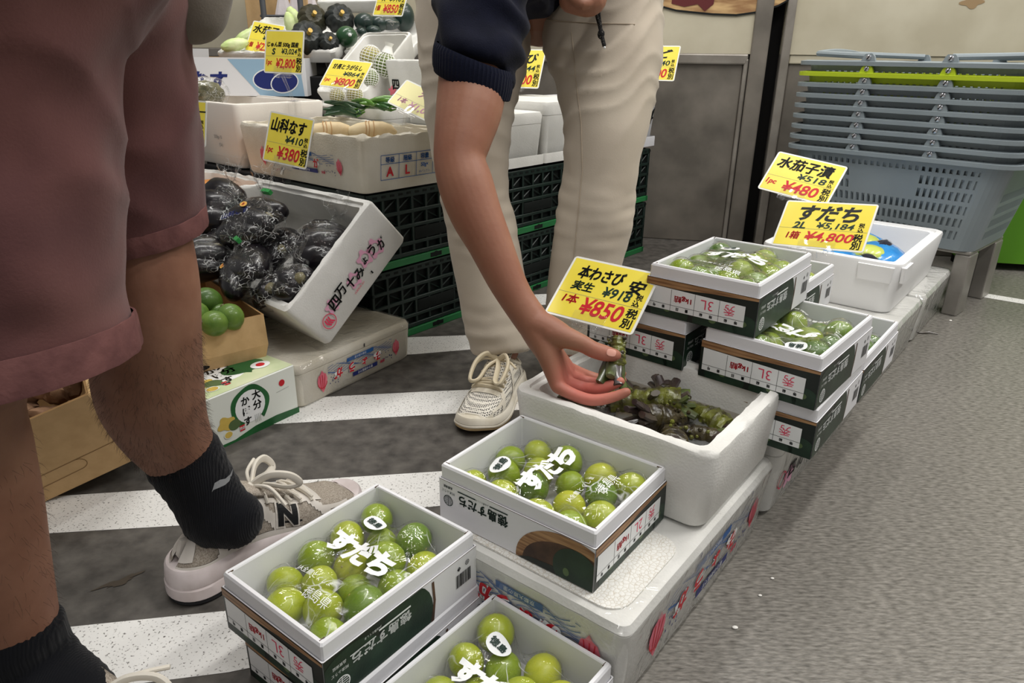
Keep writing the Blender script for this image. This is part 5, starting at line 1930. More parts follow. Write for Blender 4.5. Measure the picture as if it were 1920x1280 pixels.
KL, KW, KH = .36, .26, .1165
t = thing('kabosu_carton', 'white and green printed kabosu carton on the floor beside the bare leg', 'carton', mw=Matrix.Translation((-.675, 1.139, 0)) @ Matrix.Rotation(R(55.3), 4, 'Z') @ Matrix.Translation((.199, .13, 0)))
M_kab_w = mat('kabosu_white', (226, 230, 222), .35, .5)
M_kab_g = mat('kabosu_green', (40, 104, 56), .35, .5, var=(30, 84, 44), vscale=20)
M_kab_p = mat('kabosu_pale_green', (190, 206, 160), .35, .5, var=(214, 220, 186), vscale=9)
M_kab_y = mat('kabosu_yellow', (214, 186, 92), .35, .5, var=(170, 136, 60), vscale=12)
L_, W_ = .30, .26
mb = MB()
mb.loft([rr(L_ / 2, W_ / 2, .003, 0, 1), rr(L_ / 2, W_ / 2, .003, KH - .002, 1), rr(L_ / 2 - .002, W_ / 2 - .002, .003, KH, 1)], M_kab_w)


def kabosu(F, w, h, e, top=False):
    mb.ring(w * .60, h * .56, h * .30, h * .40, M_kab_g, F, e, 36, a0=-.9, a1=4.2, wob=.06)
    if top:
        mb.rect(.002, .002, w - .002, h - .002, M_kab_p, F, e * .5)
    mb.blob(w * .60, h * .56, h * .31, h * .31, M_white_ink, F, e * 1.2)
    for j, ch in enumerate('大分'):
        mb.text(ch, w * .655, h * (.74 - .20 * j), h * .17, M_black_ink, F, e * 2, bold=.03)
    for j, ch in enumerate('かぼす'):
        mb.text(ch, w * .565, h * (.70 - .20 * j), h * .16, M_black_ink, F, e * 2, bold=.035)
    mb.blob(w * .40, h * .42, h * .16, h * .13, M_kab_y, F, e * 1.5, shape=lambda a: 1 + .2 * math.sin(4 * a))
    mb.blob(w * .46, h * .34, h * .12, h * .10, M_fruit_print2, F, e * 1.7)
    mb.blob(w * .405, h * .20, h * .09, h * .075, M_kab_w, F, e * 2)
    mb.blob(w * .405, h * .20, h * .075, h * .06, M_kab_y, F, e * 2.3)
    mb.rect(w * .495, h * .16, w * .535, h * .27, M_red_ink, F, e * 2)
    mb.text('特産', w * .515, h * .215, h * .06, M_white_ink, F, e * 2.5, bold=.01)


F = frame((-L_ / 2, -W_ / 2 - .0002, 0), (1, 0, 0), (0, 0, 1))
kabosu(F, L_, KH, .0005)
mb.poly([(0, 0), (L_, 0), (L_, KH * .12), (L_ * .8, KH * .16), (L_ * .62, KH * .14), (L_ * .45, KH * .05), (.2 * L_, KH * .06), (0, KH * .10)], M_kab_g, F, .0004)
mb.blob(L_ * .875, KH * .75, .0075, .0075, M_red_ink, F, .0006)
mb.line(L_ * .82, KH * .60, L_ * .93, KH * .62, .0006, M_grey_ink, F, .0006)
for k_ in range(4):
    mb.line(L_ * (.625 + .014 * k_), KH * .20, L_ * (.625 + .014 * k_), KH * .36, .0008, M_grey_ink, F, .0014)
F = frame((-L_ / 2, -W_ / 2, KH + .0002), (1, 0, 0), (0, 1, 0))
kabosu(F, L_, W_ * .62, .0005, True)
mb.blob(L_ * .75, W_ * .30, .05, .03, M_kab_g, F, .0008)
mb.blob(L_ * .85, W_ * .22, .022, .018, M_white_ink, F, .0012)
mb.blob(L_ * .85, W_ * .22, .010, .009, M_red_ink, F, .0016)
mb.build('body', t)
mb = MB()
F = frame((L_ / 2 + .0002, -W_ / 2, 0), (0, 1, 0), (0, 0, 1))
mb.rect(.09, .07, .17, .09, M_black, F, .0005)
mb.build('hand_hole', t)

LM = Matrix.Translation((-.545, 1.470, .1170)) @ Matrix.Rotation(R(41 - 90), 4, 'Z')      # origin at the right front corner, x outward
t = thing('lime_carton', 'open brown cardboard box of large green limes on the kabosu carton', 'carton', mw=LM @ Matrix.Translation((-.18, -.15, 0)))
mb = MB()
lx, ly, lh = .36, .30, .100
mb.loft([rr(lx / 2 - .004, ly / 2 - .004, .002, 0, 1), rr(lx / 2 + .002, ly / 2 + .002, .002, lh * .3, 1), rr(lx / 2, ly / 2, .002, lh, 1)], M_kraft, cap1=False)
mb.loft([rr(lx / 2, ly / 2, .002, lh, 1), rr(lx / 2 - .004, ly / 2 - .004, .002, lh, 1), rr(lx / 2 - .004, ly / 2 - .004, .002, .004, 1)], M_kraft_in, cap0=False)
mb.build('body', t)
mb = MB()
F = frame((lx / 2 + .0025, -ly / 2, 0), (0, 1, 0), (0, 0, 1))
mb.blob(.12, .012, .05, .008, M_black, F, .0006)
mb.build('hand_hole', t)
KF = [mat('kabosu_skin_green', (58, 88, 32), .4, .4, var=(80, 112, 40), vscale=26, bump=.3, bscale=260, bdist=.001, coat=.2), mat('kabosu_skin_light', (82, 114, 44), .4, .4, var=(108, 136, 54), vscale=26, bump=.3, bscale=260, bdist=.001, coat=.2), mat('kabosu_skin_yellow', (146, 154, 46), .35, .5, var=(178, 186, 60), vscale=26, bump=.3, bscale=260, bdist=.001, coat=.2)]
for i, (px, py, tt, rp, m_, lb) in enumerate(((341, 556, 1.60, 26, 2, 'yellowish kabosu lime at the back left, beside the bare leg'), (388, 566, 1.58, 29, 0, 'dark green kabosu lime at the back, with its stem end showing'), (366, 592, 1.52, 28, 1, 'textured green kabosu lime in the middle, next to the leg'), (432, 594, 1.53, 26, 1, 'light green kabosu lime near the right end of the cardboard box'), (402, 606, 1.50, 26, 1, 'light green kabosu lime along the front wall'), (360, 622, 1.50, 24, 0, 'green kabosu lime in the front, almost hidden by the leg'), (412, 590, 1.58, 22, 0, 'green kabosu lime deep between the others'))):
    r_ = rp * tt / 1337
    o = thing('kabosu_lime', lb, 'citrus fruit', mw=Matrix.Translation(at(px, py, tt)) @ Euler((i * 1.3, i * .7, i), 'XYZ').to_matrix().to_4x4(), group='kabosu limes in the cardboard box')
    mb = MB()
    mb.ball((0, 0, 0), (r_, r_ * .94, r_ * .94), KF[m_], 26, 18, disp=lambda d: 1 + .02 * noise.noise(d * 3) + (.06 if d.x > .96 else 0))
    mb.build('fruit', o)
    mb = MB()
    mb.ball((-r_ * .98, 0, 0), (.003, .005, .005), M_calyx, 8, 5)
    mb.build('stem_end', o)

# brown box at the far left
KM = Matrix.Translation((-.971, 1.37, .150)) @ Euler((R(18.6), R(21.5), R(-56.4)), 'XYZ').to_matrix().to_4x4()
gw = .26
t = thing('ginger_carton', 'brown cardboard box tipped forward at the far left behind the legs', 'carton', mw=KM @ Matrix.Translation((.18, .122 - gw / 2, .097)))
lx, ly, lh = .36, gw, .194
mb = MB()
mb.loft([rr(lx / 2, ly / 2, .002, -lh / 2, 1), rr(lx / 2, ly / 2, .002, lh / 2, 1)], M_kraft, cap1=False)
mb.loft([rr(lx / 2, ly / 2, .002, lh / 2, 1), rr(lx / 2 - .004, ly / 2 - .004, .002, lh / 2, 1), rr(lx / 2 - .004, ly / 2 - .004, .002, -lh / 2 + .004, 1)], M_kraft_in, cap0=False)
F = frame((lx / 2 + .0004, -ly / 2, -lh / 2), (0, 1, 0), (0, 0, 1))
M_crease = mat('board_crease', (136, 104, 64), .85)
mb.line(.02, .062, ly - .01, .068, .0012, M_crease, F, .0003)
mb.line(.06, .034, .17, .038, .0012, M_crease, F, .0003)
mb.ring(.06, .048, .0135, .0147, M_crease, F, .0003, 14, a0=PI / 2, a1=1.5 * PI)
mb.ring(.17, .052, .0135, .0147, M_crease, F, .0003, 14, a0=-PI / 2, a1=PI / 2)
mb.build('body', t)
M_ging = mat('ginger_brown', (150, 116, 88), .7, .3, var=(112, 82, 60), vscale=30, bump=.5, bscale=60, bdist=.003)
rnd = random.Random(12)
for i in range(9):
    o = thing('ginger_root', 'knobbly brown ginger root in the tipped cardboard box', 'root vegetable', mw=KM @ Matrix.Translation((.30 - .03 * (i % 3), .122 - gw + .05 + .020 * i, .130 + .012 * (i % 2))) @ Euler((rnd.uniform(0, 6), rnd.uniform(0, 6), rnd.uniform(0, 6)), 'XYZ').to_matrix().to_4x4(), group='ginger roots in the tipped box')
    mb = MB()
    mb.ball((0, 0, 0), (.034, .020, .017), M_ging, 16, 10, disp=lambda d: 1 + .3 * noise.noise(d * 2.6 + Vector((i * 2, 0, 0))))
    mb.ball((.016, .016, .004), (.014, .018, .012), M_ging, 10, 8)
    mb.build('root', o)
t = foam_thing('low foam block propping up the tipped cardboard box', (-1.02, 1.46, 0), -56, .2, .2, .1, name='foam_block')
mb = MB()
foam_shut(mb, .16, .22, .10, M_foam_old, seed=71)
mb.build('body', t)

# orange lined box behind the aubergines
M_orange = mat('board_orange', (216, 150, 84), .7, .3, var=(204, 136, 70), vscale=10)
t = thing('foam_box', 'white foam box with an orange board, partly hidden by the mauve shorts', 'foam box', mw=DM(-.40, .36, .2115) @ Matrix.Translation((.125, .18, 0)))
mb = MB()
foam_open(mb, .25, .36, .20, seed=72, jit=.003)
mb.build('body', t)
mb = MB()
mb.box(-.098, -.145, .02, .098, .145, .175, M_orange, .004)
mb.build('board_liner', t)

# trolley with parcels by the wall
M_trol = mat('trolley_grey', (96, 98, 102), .45, .5, metal=.4)
t = thing('hand_trolley', 'grey tubular trolley frame standing against the cream wall behind the trays', 'trolley', mw=Matrix.Translation((-.955, 3.215, 0)) @ Matrix.Rotation(R(-6), 4, 'Z'))
for x_ in (-.085, .075):
    mb = MB()
    mb.tube([(x_, 0, 0.04), (x_, 0, 1.15)], .012, M_trol, 10)
    mb.build('upright', t)
for z_ in (.885, 1.02):
    mb = MB()
    mb.tube([(-.10, 0, z_), (.09, 0, z_)], .005, M_trol, 8)
    mb.build('crossbar', t)
mb = MB()
mb.box(-.14, -.05, .02, .13, .16, .038, M_trol, .004)
mb.build('base_plate', t)
t = thing('parcel', 'brown cardboard parcel strapped behind the trolley bars', 'box', mw=Matrix.Translation((-1.01, 3.325, 0.04)))
mb = MB()
mb.box(-.12, -.05, 0, .14, .05, .55, M_kraft, .003)
mb.build('lower_board', t)
mb = MB()
mb.box(-.12, -.05, .552, .14, .05, 1.0, M_kraft, .003)
mb.build('upper_board', t)
M_wbag = mat('bag_white', (222, 214, 216), .4, .5, bump=.4, bscale=30, bdist=.006)
for i, (px, lb) in enumerate(((532, 'white plastic bag hanging on the left of the trolley'), (556, 'white plastic bag hanging on the right of the trolley'), (583, 'white plastic bag beside the trolley, next to the ribbed pumpkins'))):
    t = thing('carrier_bag', lb, 'bag', mw=Matrix.Translation(at(px, 18, 2.96 + .02 * i)))
    mb = MB()
    mb.loft([[Vector((p.x * k_ * (1 + .15 * math.sin(j * 1.9)), p.y * k_, z_)) for j, p in enumerate(rr(.032, .02, .014, 0, 5))] for k_, z_ in ((.6, -.09), (1.05, -.07), (1, -.02), (.55, .04), (.2, .075))], M_wbag, smooth=True)
    mb.build('body', t)
# pale tray behind the gourds
t = thing('foam_tray', 'white foam tray standing behind the green gourds, at the top edge', 'foam tray', mw=Matrix.Translation((-.62, 3.12, .90)) @ Euler((R(-1), R(-20), R(78)), 'XYZ').to_matrix().to_4x4() @ Matrix.Translation((.07, 0, 0)))
mb = MB()
foam_open(mb, .20, .34, .05, seed=81, th=.014)
mb.build('body', t)
# ------------------------------------------------------------------ people
from mathutils.bvhtree import BVHTree


def bvh_of(o):
    me = o.data
    mw = o.matrix_world
    return BVHTree.FromPolygons([mw @ v.co for v in me.vertices], [list(p.vertices) for p in me.polygons])


def onto(bv, px, py, off=.001):
    d = (CF + (px - 960) / FPX * CR + (640 - py) / FPX * CU).normalized()
    h, n, _, _ = bv.ray_cast(CP, d)
    if h is None:
        return None
    if n.dot(d) > 0:
        n = -n
    return h + n * off


def chain(mb, pts, m, n=18, flat=1.0, up=None, sub=4, cut=False):
    """smooth tapered limb through (x, y, t, r) photo points or (Vector, r)"""
    P = [(at(p[0], p[1], p[2]), p[3]) if len(p) == 4 else (Vector(p[0]), p[1]) for p in pts]
    out, rad = [], []
    for i in range(len(P) - 1):
        p0, p1, p2, p3 = P[max(i - 1, 0)], P[i], P[i + 1], P[min(i + 2, len(P) - 1)]
        for s in range(sub):
            u = s / sub
            q = []
            for a, b, c, d in (((p0[0]), (p1[0]), (p2[0]), (p3[0])),):
                q = 0.5 * ((2 * b) + (c - a) * u + (2 * a - 5 * b + 4 * c - d) * u * u + (-a + 3 * b - 3 * c + d) * u ** 3)
            r = 0.5 * ((2 * p1[1]) + (p2[1] - p0[1]) * u + (2 * p0[1] - 5 * p1[1] + 4 * p2[1] - p3[1]) * u * u + (-p0[1] + 3 * p1[1] - 3 * p2[1] + p3[1]) * u ** 3)
            out.append(q)
            rad.append(max(.003, r))
    out.append(P[-1][0])
    rad.append(P[-1][1])
    if cut:          # flat end, rounded start
        mb.tube(out, rad, m, n, flat=flat, up=up)
        mb.ball(out[0], rad[0], m, n, 10)
    else:
        mb.tube(out, rad, m, n, round_caps=True, flat=flat, up=up)


def smooth(x, a, b):
    u = max(0.0, min(1.0, (x - a) / (b - a)))
    return u * u * (3 - 2 * u)


M_shoe_w = mat('shoe_leather', (214, 208, 200), .45, .4, var=(196, 190, 182), vscale=24)
M_shoe_m = mat('shoe_mesh', (174, 165, 153), .7, .3, var=(138, 128, 116), vscale=520, vdetail=1, bump=.6, bscale=500, bdist=.001)
M_shoe_k = mat('shoe_black', (24, 25, 27), .5, .3)
M_shoe_sole = mat('shoe_midsole', (218, 208, 208), .5, .3, var=(196, 184, 182), vscale=20)
M_shoe_out = mat('shoe_outsole', (44, 44, 46), .7, .3)
M_lace = mat('shoe_lace', (222, 216, 204), .7, .2)
M_lace2 = mat('shoe_lace_cream', (206, 194, 168), .7, .2)
M_mesh2 = mat('shoe_mesh_dotted', (38, 37, 36), .6, .3, var=(224, 219, 208), vscale=250, kind='dots', vlo=.36, vhi=.44)
M_shoe_w2 = mat('shoe_white_worn', (222, 216, 202), .5, .35, var=(204, 196, 178), vscale=22)
M_gum = mat('shoe_sole_gum', (206, 182, 140), .6, .3, var=(178, 152, 112), vscale=18)


def make_shoe(parent, mw, L, kind, name='shoe', label=None):
    root = bpy.data.objects.new(name, None)
    COL.objects.link(root)
    root.empty_display_size = .05
    root.matrix_world = mw
    root.parent = parent
    if parent:
        root.matrix_parent_inverse = parent.matrix_world.inverted()
    if label:
        root['label'] = label

    def w_(u):
        base = .037 + .011 * smooth(u, .35, .72) + .003 * smooth(u, .25, .0)
        e0 = math.sqrt(max(0, 1 - ((.16 - u) / .16) ** 2)) if u < .16 else 1
        e1 = math.sqrt(max(0, 1 - ((u - .70) / .30) ** 2.3)) if u > .70 else 1
        return base * max(.02, e0) * max(.02, e1)

    def c_(u):
        return .006 * math.sin(PI * u) - .004 * smooth(u, .6, 1)

    def zs(u):
        return (.044 if kind == 'run' else .034) - (.018 if kind == 'run' else .010) * smooth(u, .25, .75) + .010 * smooth(u, .85, 1.0)

    def ht(u):
        h = .083 + .018 * smooth(u, .10, .30) - .026 * smooth(u, .42, .62) - .022 * smooth(u, .62, .86) - .022 * smooth(u, .86, 1.0)
        return h - .006 * smooth(u, .05, .0)

    def surf(u, a):
        ca, sa = math.cos(a), math.sin(a)
        bul = 1 + .04 * math.sin(a)
        y = w_(u) * math.copysign(abs(ca) ** .72, ca) * bul
        z = zs(u) + (ht(u) - zs(u)) * abs(sa) ** .85
        return Vector((u * L + .030 * abs(sa) * smooth(u, .22, .0), c_(u) + y * (1 - .18 * abs(sa) * smooth(u, .3, .05)), z))

    def nrm(u, a):
        e = .002
        t1 = surf(min(u + e, .999), a) - surf(max(u - e, .001), a)
        t2 = surf(u, a + e) - surf(u, a - e)
        n = t1.cross(t2)
        n.normalize()
        c = surf(u, PI / 2)
        c.z = .04
        return n if n.dot(surf(u, a) - c) > 0 else -n
    white, mesh = (M_shoe_w, M_shoe_m) if kind == 'run' else (M_shoe_w2, M_mesh2)
    # upper
    NU, NA = 90, 48
    b = MB()
    vs = [surf(i / NU if 0 < i < NU else (.003 if i == 0 else .997), PI * j / NA) for i in range(NU + 1) for j in range(NA + 1)]

    def mt(u, a):
        d = min(a, PI - a)              # angle above the sole
        if u > .935 - .06 * (d < .5):
            return white
        if d < .20:
            return white
        if .42 < u < .73 and d > .98:
            return M_shoe_k if (d > 1.36 and .47 < u < .7 and kind == 'run' and False) else white
        k = u + .10 * d
        if .745 < k < .80:
            return white
        if .455 < k - .02 < .515:
            return white
        if .155 < u - .06 * d < .205 and d < 1.1:
            return white
        if .205 <= u - .06 * d < .222 and d < .9 and kind == 'run':
            return M_shoe_k
        if .20 < u < .42 and .52 < d < .74:
            return white
        if .20 < u < .40 and .78 < d < .80 and kind == 'run':
            return M_shoe_k
        if u < .05 and d > .3:
            return white
        if abs(d - .34) < .03 and .5 < u < .6 and kind == 'run':
            return M_shoe_k
        if .80 < k < .93 and .55 < d < .75:
            return white
        return mesh
    groups = {}
    for i in range(NU):
        for j in range(NA):
            m_ = mt((i + .5) / NU, PI * (j + .5) / NA)
            groups.setdefault(m_.name, (m_, []))[1].append((i * (NA + 1) + j, i * (NA + 1) + j + 1, (i + 1) * (NA + 1) + j + 1, (i + 1) * (NA + 1) + j))
    for m_, fs in groups.values():
        used = sorted({k for f in fs for k in f})
        ix = {k: q for q, k in enumerate(used)}
        off = .0012 if m_ is white else 0.0
        out = []
        for k in used:
            u, a = (k // (NA + 1)) / NU, PI * (k % (NA + 1)) / NA
            out.append(vs[k] + (nrm(min(max(u, .01), .99), a) * off if off else Vector((0, 0, 0))))
        b.add(out, [[ix[k] for k in f][::-1] for f in fs], m_, True)
    b.build('upper', root)
    # sole
    def outline(grow, z, n=40):
        pts = []
        for i in range(n + 1):
            u = .5 - .5 * math.cos(PI * i / n)
            pts.append(Vector((u * (L + 2 * grow) - grow, c_(u) + w_(u) + grow * (w_(u) / .04), z(u) if callable(z) else z)))
        for i in range(n - 1, 0, -1):
            u = .5 - .5 * math.cos(PI * i / n)
            pts.append(Vector((u * (L + 2 * grow) - grow, c_(u) - w_(u) - grow * (w_(u) / .04), z(u) if callable(z) else z)))
        return pts
    toe = lambda u: .012 * smooth(u, .82, 1.0)
    b = MB()
    b.loft([outline(.004, lambda u: .006 + toe(u)), outline(.008, lambda u: .010 + toe(u)), outline(.0075, lambda u: zs(u) * .55 + toe(u) * .5), outline(.0055, lambda u: zs(u) * .60 + toe(u) * .5), outline(.0065, lambda u: zs(u) * .66 + toe(u) * .4), outline(.004, lambda u: zs(u) * .98 + .004), outline(.001, lambda u: zs(u) + .007)], M_shoe_sole if kind == 'run' else M_shoe_w2, smooth=True)
    b.build('midsole', root)
    b = MB()
    b.loft([outline(.002, lambda u: toe(u)), outline(.006, lambda u: .003 + toe(u)), outline(.006, lambda u: .009 + toe(u))], M_shoe_out if kind == 'run' else M_gum)
    b.build('outsole', root)
    # collar and heel loop
    b = MB()
    cp = []
    for k in range(29):
        an = 2 * PI * k / 28
        u = .185 + .165 * math.cos(an)
        a = PI / 2 + .92 * math.sin(an)
        cp.append(surf(max(.02, min(.42, u)), a) + Vector((0, 0, .002)))
    b.tube(cp, .0045, M_shoe_k if kind == 'run' else white, 8)
    b.build('collar', root)
    b = MB()
    b.tube([surf(.03, PI / 2) + Vector(p) for p in ((.0, 0, -.008), (-.014, 0, -.004), (-.018, 0, -.016), (-.012, 0, -.030), (-.004, 0, -.034))], .004, white, 6, flat=2.0)
    b.build('heel_loop', root)
    # tongue
    b = MB()
    b.loft([[surf(u, PI / 2 + s * w) + Vector((-dx, 0, dz)) for s in (-1, -.5, 0, .5, 1)] for u, w, dx, dz in ((.62, .35, 0, .001), (.50, .42, 0, .004), (.42, .50, .004, .010), (.38, .5, .012, .018))], mesh, closed=False, cap0=False, cap1=False, smooth=True)
    o = b.build('tongue', root)
    md = o.modifiers.new('thick', 'SOLIDIFY')
    md.thickness = .005
    lc = M_lace if kind == 'run' else M_lace2
    b = MB()
    us = [.46, .515, .57, .625, .68]
    for i, u in enumerate(us):
        row = [surf(u, PI / 2 + q * .62) + nrm(u, PI / 2 + q * .62) * (.0045 if abs(q) < .9 else .001) for q in (-1, -.6, -.2, .2, .6, 1)]
        b.tube(row, .0030, lc, 8, flat=1.6)
        if i:
            row = [surf(us[i - 1] + (u - us[i - 1]) * k / 5, PI / 2 + (-.62 + 1.24 * k / 5)) + nrm(u, PI / 2) * .006 for k in range(6)]
            b.tube(row, .0026, lc, 8, flat=1.6)
    knot = surf(.44, PI / 2) + Vector((0, 0, .008))
    b.ball(knot, (.008, .007, .006), lc, 10, 8)
    big = 1.0 if kind == 'run' else 1.25
    for s in (-1, 1):
        k_ = big
        if kind == 'run':
            lp = [(0, 0, 0), (.02, s * .018, .016), (.045, s * .034, .012), (.060, s * .036, -.006), (.045, s * .026, -.010), (.02, s * .010, -.002), (0, 0, 0)]
        else:
            lp = [(0, 0, 0), (.01, s * .018, .014), (.035, s * .030, .006), (.070, s * .028, -.012), (.062, s * .016, -.014), (.03, s * .010, -.002), (0, 0, 0)]
        pp = [knot + Vector((p[0] * k_, p[1] * k_, p[2] * k_)) for p in lp]
        b.tube(spline(pp), .0034 if kind == 'run' else .0042, lc, 8, flat=1.7)
        b.tube(spline([knot, knot + Vector((.012, s * .03, .004)), knot + Vector((.02 + .02 * (s > 0), s * .055, -.016 + .02 * (s > 0)))]), .0028, lc, 8)
    b.build('laces', root)
    if kind == 'run':
        # letter N on both sides
        for side in (1, -1):
            b = MB()
            a0 = PI - .62 if side < 0 else .62

            def wrp(off):
                def f(X, Y):
                    u = .535 + (X / L if side < 0 else -X / L)
                    a = a0 + (-Y / .050 if side < 0 else Y / .050)
                    return tuple(surf(u, a) + nrm(u, a) * off)
                return f
            b.text('N', 0, 0, .040, M_shoe_w, bold=.10, shear=.22, warp=wrp(.0022), fine=2, w=.046)
            b.text('N', 0, 0, .035, M_shoe_k, bold=.06, shear=.22, warp=wrp(.0032), fine=2, w=.039)
            o = b.build('letter_patch', root)
    return root


def spline(pts, sub=6):
    pts = [Vector(p) for p in pts]
    out = []
    for i in range(len(pts) - 1):
        a, b, c, d = pts[max(i - 1, 0)], pts[i], pts[i + 1], pts[min(i + 2, len(pts) - 1)]
        for s in range(sub):
            u = s / sub
            out.append(0.5 * ((2 * b) + (c - a) * u + (2 * a - 5 * b + 4 * c - d) * u * u + (-a + 3 * b - 3 * c + d) * u ** 3))
    return out + [pts[-1]]


def clothing(mb, name, voxel, m, parent, disp=None, smooth_=6):
    return fuse(mb, name, voxel, m, parent, smooth_, disp)


M_pants = mat('trousers_stone', (188, 177, 161), .8, .2, var=(178, 166, 150), vscale=5, bump=.15, bscale=420, sheen=.15)
M_navy = mat('knit_navy', (21, 23, 38), .95, .1, var=(16, 18, 31), vscale=30, bump=.5, bscale=480, bdist=.001, sheen=.05)
M_cuff = mat('knit_navy_rib', (22, 25, 41), .95, .1, bump=.5, bscale=480, bdist=.001, sheen=.05)
M_shorts = mat('shorts_mauve', (113, 75, 72), .85, .2, var=(93, 60, 60), vscale=7, bump=.25, bscale=380, bdist=.001, sheen=.12)
M_hem = mat('shorts_hem', (116, 78, 76), .85, .2, var=(100, 66, 65), vscale=38, bump=.4, bscale=120, bdist=.002)
M_grey = mat('shirt_grey', (132, 124, 114), .9, .15, var=(120, 112, 103), vscale=10, bump=.3, bscale=420, bdist=.001, sheen=.2)
M_sock = mat('sock_black', (17, 18, 22), .95, .1, bump=.35, bscale=120, bdist=.0015, bkind='wave', sheen=.12)
M_swoosh = mat('sock_mark_grey', (128, 130, 132), .9)
M_nail = mat('finger_nail', (214, 158, 142), .3, .5)
M_hand = mat('skin_hand_pink', (190, 120, 104), .42, .45, var=(176, 96, 88), vscale=26, vlo=.35, vhi=.7, bump=.12, bscale=200, sss=.12)

# ---- person reaching into the wasabi box
man = thing('person', 'person in pale trousers and navy knit bending to take a wasabi stem by hand', 'person', tuple(atz(1010, 700, 0)))
bd = MB()
arm = [(912, -90, 1.20, .060), (896, 60, 1.15, .056), (882, 190, 1.115, .053), (868, 258, 1.10, .045), (862, 300, 1.095, .040), (873, 345, 1.095, .0425), (892, 400, 1.095, .040), (918, 455, 1.095, .0345), (947, 520, 1.095, .0295), (972, 565, 1.095, .0265), (1000, 605, 1.095, .0265)]
chain(bd, arm, M_skin_a, 24, flat=1.0)
# palm: several overlapping rays from the wrist to the knuckles
for kx, ky, kt, r0, r1 in ((1062, 690, 1.120, .022, .0135), (1058, 702, 1.108, .022, .0135), (1052, 713, 1.094, .022, .0130), (1045, 722, 1.080, .020, .0115)):
    chain(bd, [(996, 600, 1.095, .025), (1022, 648, (1.095 + kt) / 2, r0), (kx, ky, kt, r1)], M_skin_a, 16)
chain(bd, [(1004, 606, 1.090, .023), (1030, 618, 1.085, .022), (1052, 630, 1.080, .020)], M_skin_a, 16)          # ball of the thumb
chain(bd, [(1032, 622, 1.083, .021), (1066, 634, 1.075, .0165), (1094, 645, 1.073, .0135), (1112, 655, 1.073, .0128), (1134, 662, 1.078, .0125), (1153, 666, 1.083, .0098)], M_skin_a, 16, sub=3)     # thumb
fing = [[(1064, 690, 1.130, .0115), (1098, 703, 1.152, .0095), (1128, 711, 1.150, .0088), (1154, 708, 1.136, .0074), (1167, 701, 1.126, .0066)],
        [(1060, 702, 1.114, .0115), (1092, 713, 1.130, .0096), (1124, 719, 1.124, .0090), (1152, 717, 1.112, .0078), (1167, 712, 1.106, .0068)],
        [(1053, 714, 1.096, .0116), (1090, 726, 1.098, .0102), (1120, 729, 1.084, .0100), (1146, 722, 1.074, .0086), (1163, 715, 1.070, .0074)],
        [(1045, 724, 1.078, .0108), (1078, 741, 1.070, .0096), (1112, 750, 1.060, .0092), (1146, 745, 1.054, .0083), (1174, 735, 1.052, .0074)]]
for f in fing:
    chain(bd, f, M_skin_a, 14, sub=3)
# other arm, hand resting on the thigh
chain(bd, [(1190, -330, 1.36, .055), (1210, -170, 1.40, .045), (1150, -60, 1.42, .032), (1120, -18, 1.43, .027), (1105, -2, 1.43, .034), (1072, 0, 1.43, .026)], M_skin_a, 18)
for k_, (dx, dy) in enumerate(((0, -8), (6, 0), (12, 8), (20, 12))):
    chain(bd, [(1104 + dx * .3, -4 + dy * .5, 1.415, .013), (1080 + dx * .6, 2 + dy * .5, 1.405, .011), (1066 + dx, -6 + dy * .4, 1.41, .0095)], M_skin_a, 12, sub=3)
# trunk and legs under the clothes
chain(bd, [(1015, -20, 1.70, .13), (1000, -130, 1.55, .125), (985, -260, 1.36, .13), (980, -330, 1.28, .11)], M_skin_a, 20)
chain(bd, [(985, -330, 1.26, .06), (965, -360, 1.14, .055)], M_skin_a, 16)
chain(bd, [(980, -320, 1.27, .07), (912, -100, 1.2, .058)], M_skin_a, 16)
chain(bd, [(990, -330, 1.3, .07), (1190, -330, 1.36, .055)], M_skin_a, 16)
chain(bd, [(930, 0, 1.69, .10), (885, 300, 1.63, .060), (905, 480, 1.65, .052), (945, 655, 1.67, .036)], M_skin_a, 16)
chain(bd, [(1105, 0, 1.70, .10), (1132, 270, 1.62, .060), (1112, 450, 1.66, .052), (1085, 650, 1.735, .036)], M_skin_a, 16)
body = fuse(bd, 'body', .0027, [M_skin_a], man, smooth=2)
body.matrix_parent_inverse = man.matrix_world.inverted()
bv = bvh_of(body)


def nail(px, py, wpx, hpx, rot_, par):
    b = MB()
    vs = []
    ctr = onto(bv, px, py, .0006)
    if ctr is None:
        return
    for k in range(14):
        a = 2 * PI * k / 14
        x, y = wpx * math.copysign(abs(math.cos(a)) ** .7, math.cos(a)), hpx * math.copysign(abs(math.sin(a)) ** .7, math.sin(a))
        q = onto(bv, px + x * math.cos(rot_) - y * math.sin(rot_), py + x * math.sin(rot_) + y * math.cos(rot_), .0006)
        vs.append(q if q is not None else ctr)
    b.add([ctr] + vs, [(0, 1 + (k + 1) % 14, 1 + k) for k in range(14)], M_nail, True)
    o = b.build('finger_nail', par)
    o.matrix_parent_inverse = par.matrix_world.inverted()


nail(1146, 661, 9, 6.5, R(14), man)

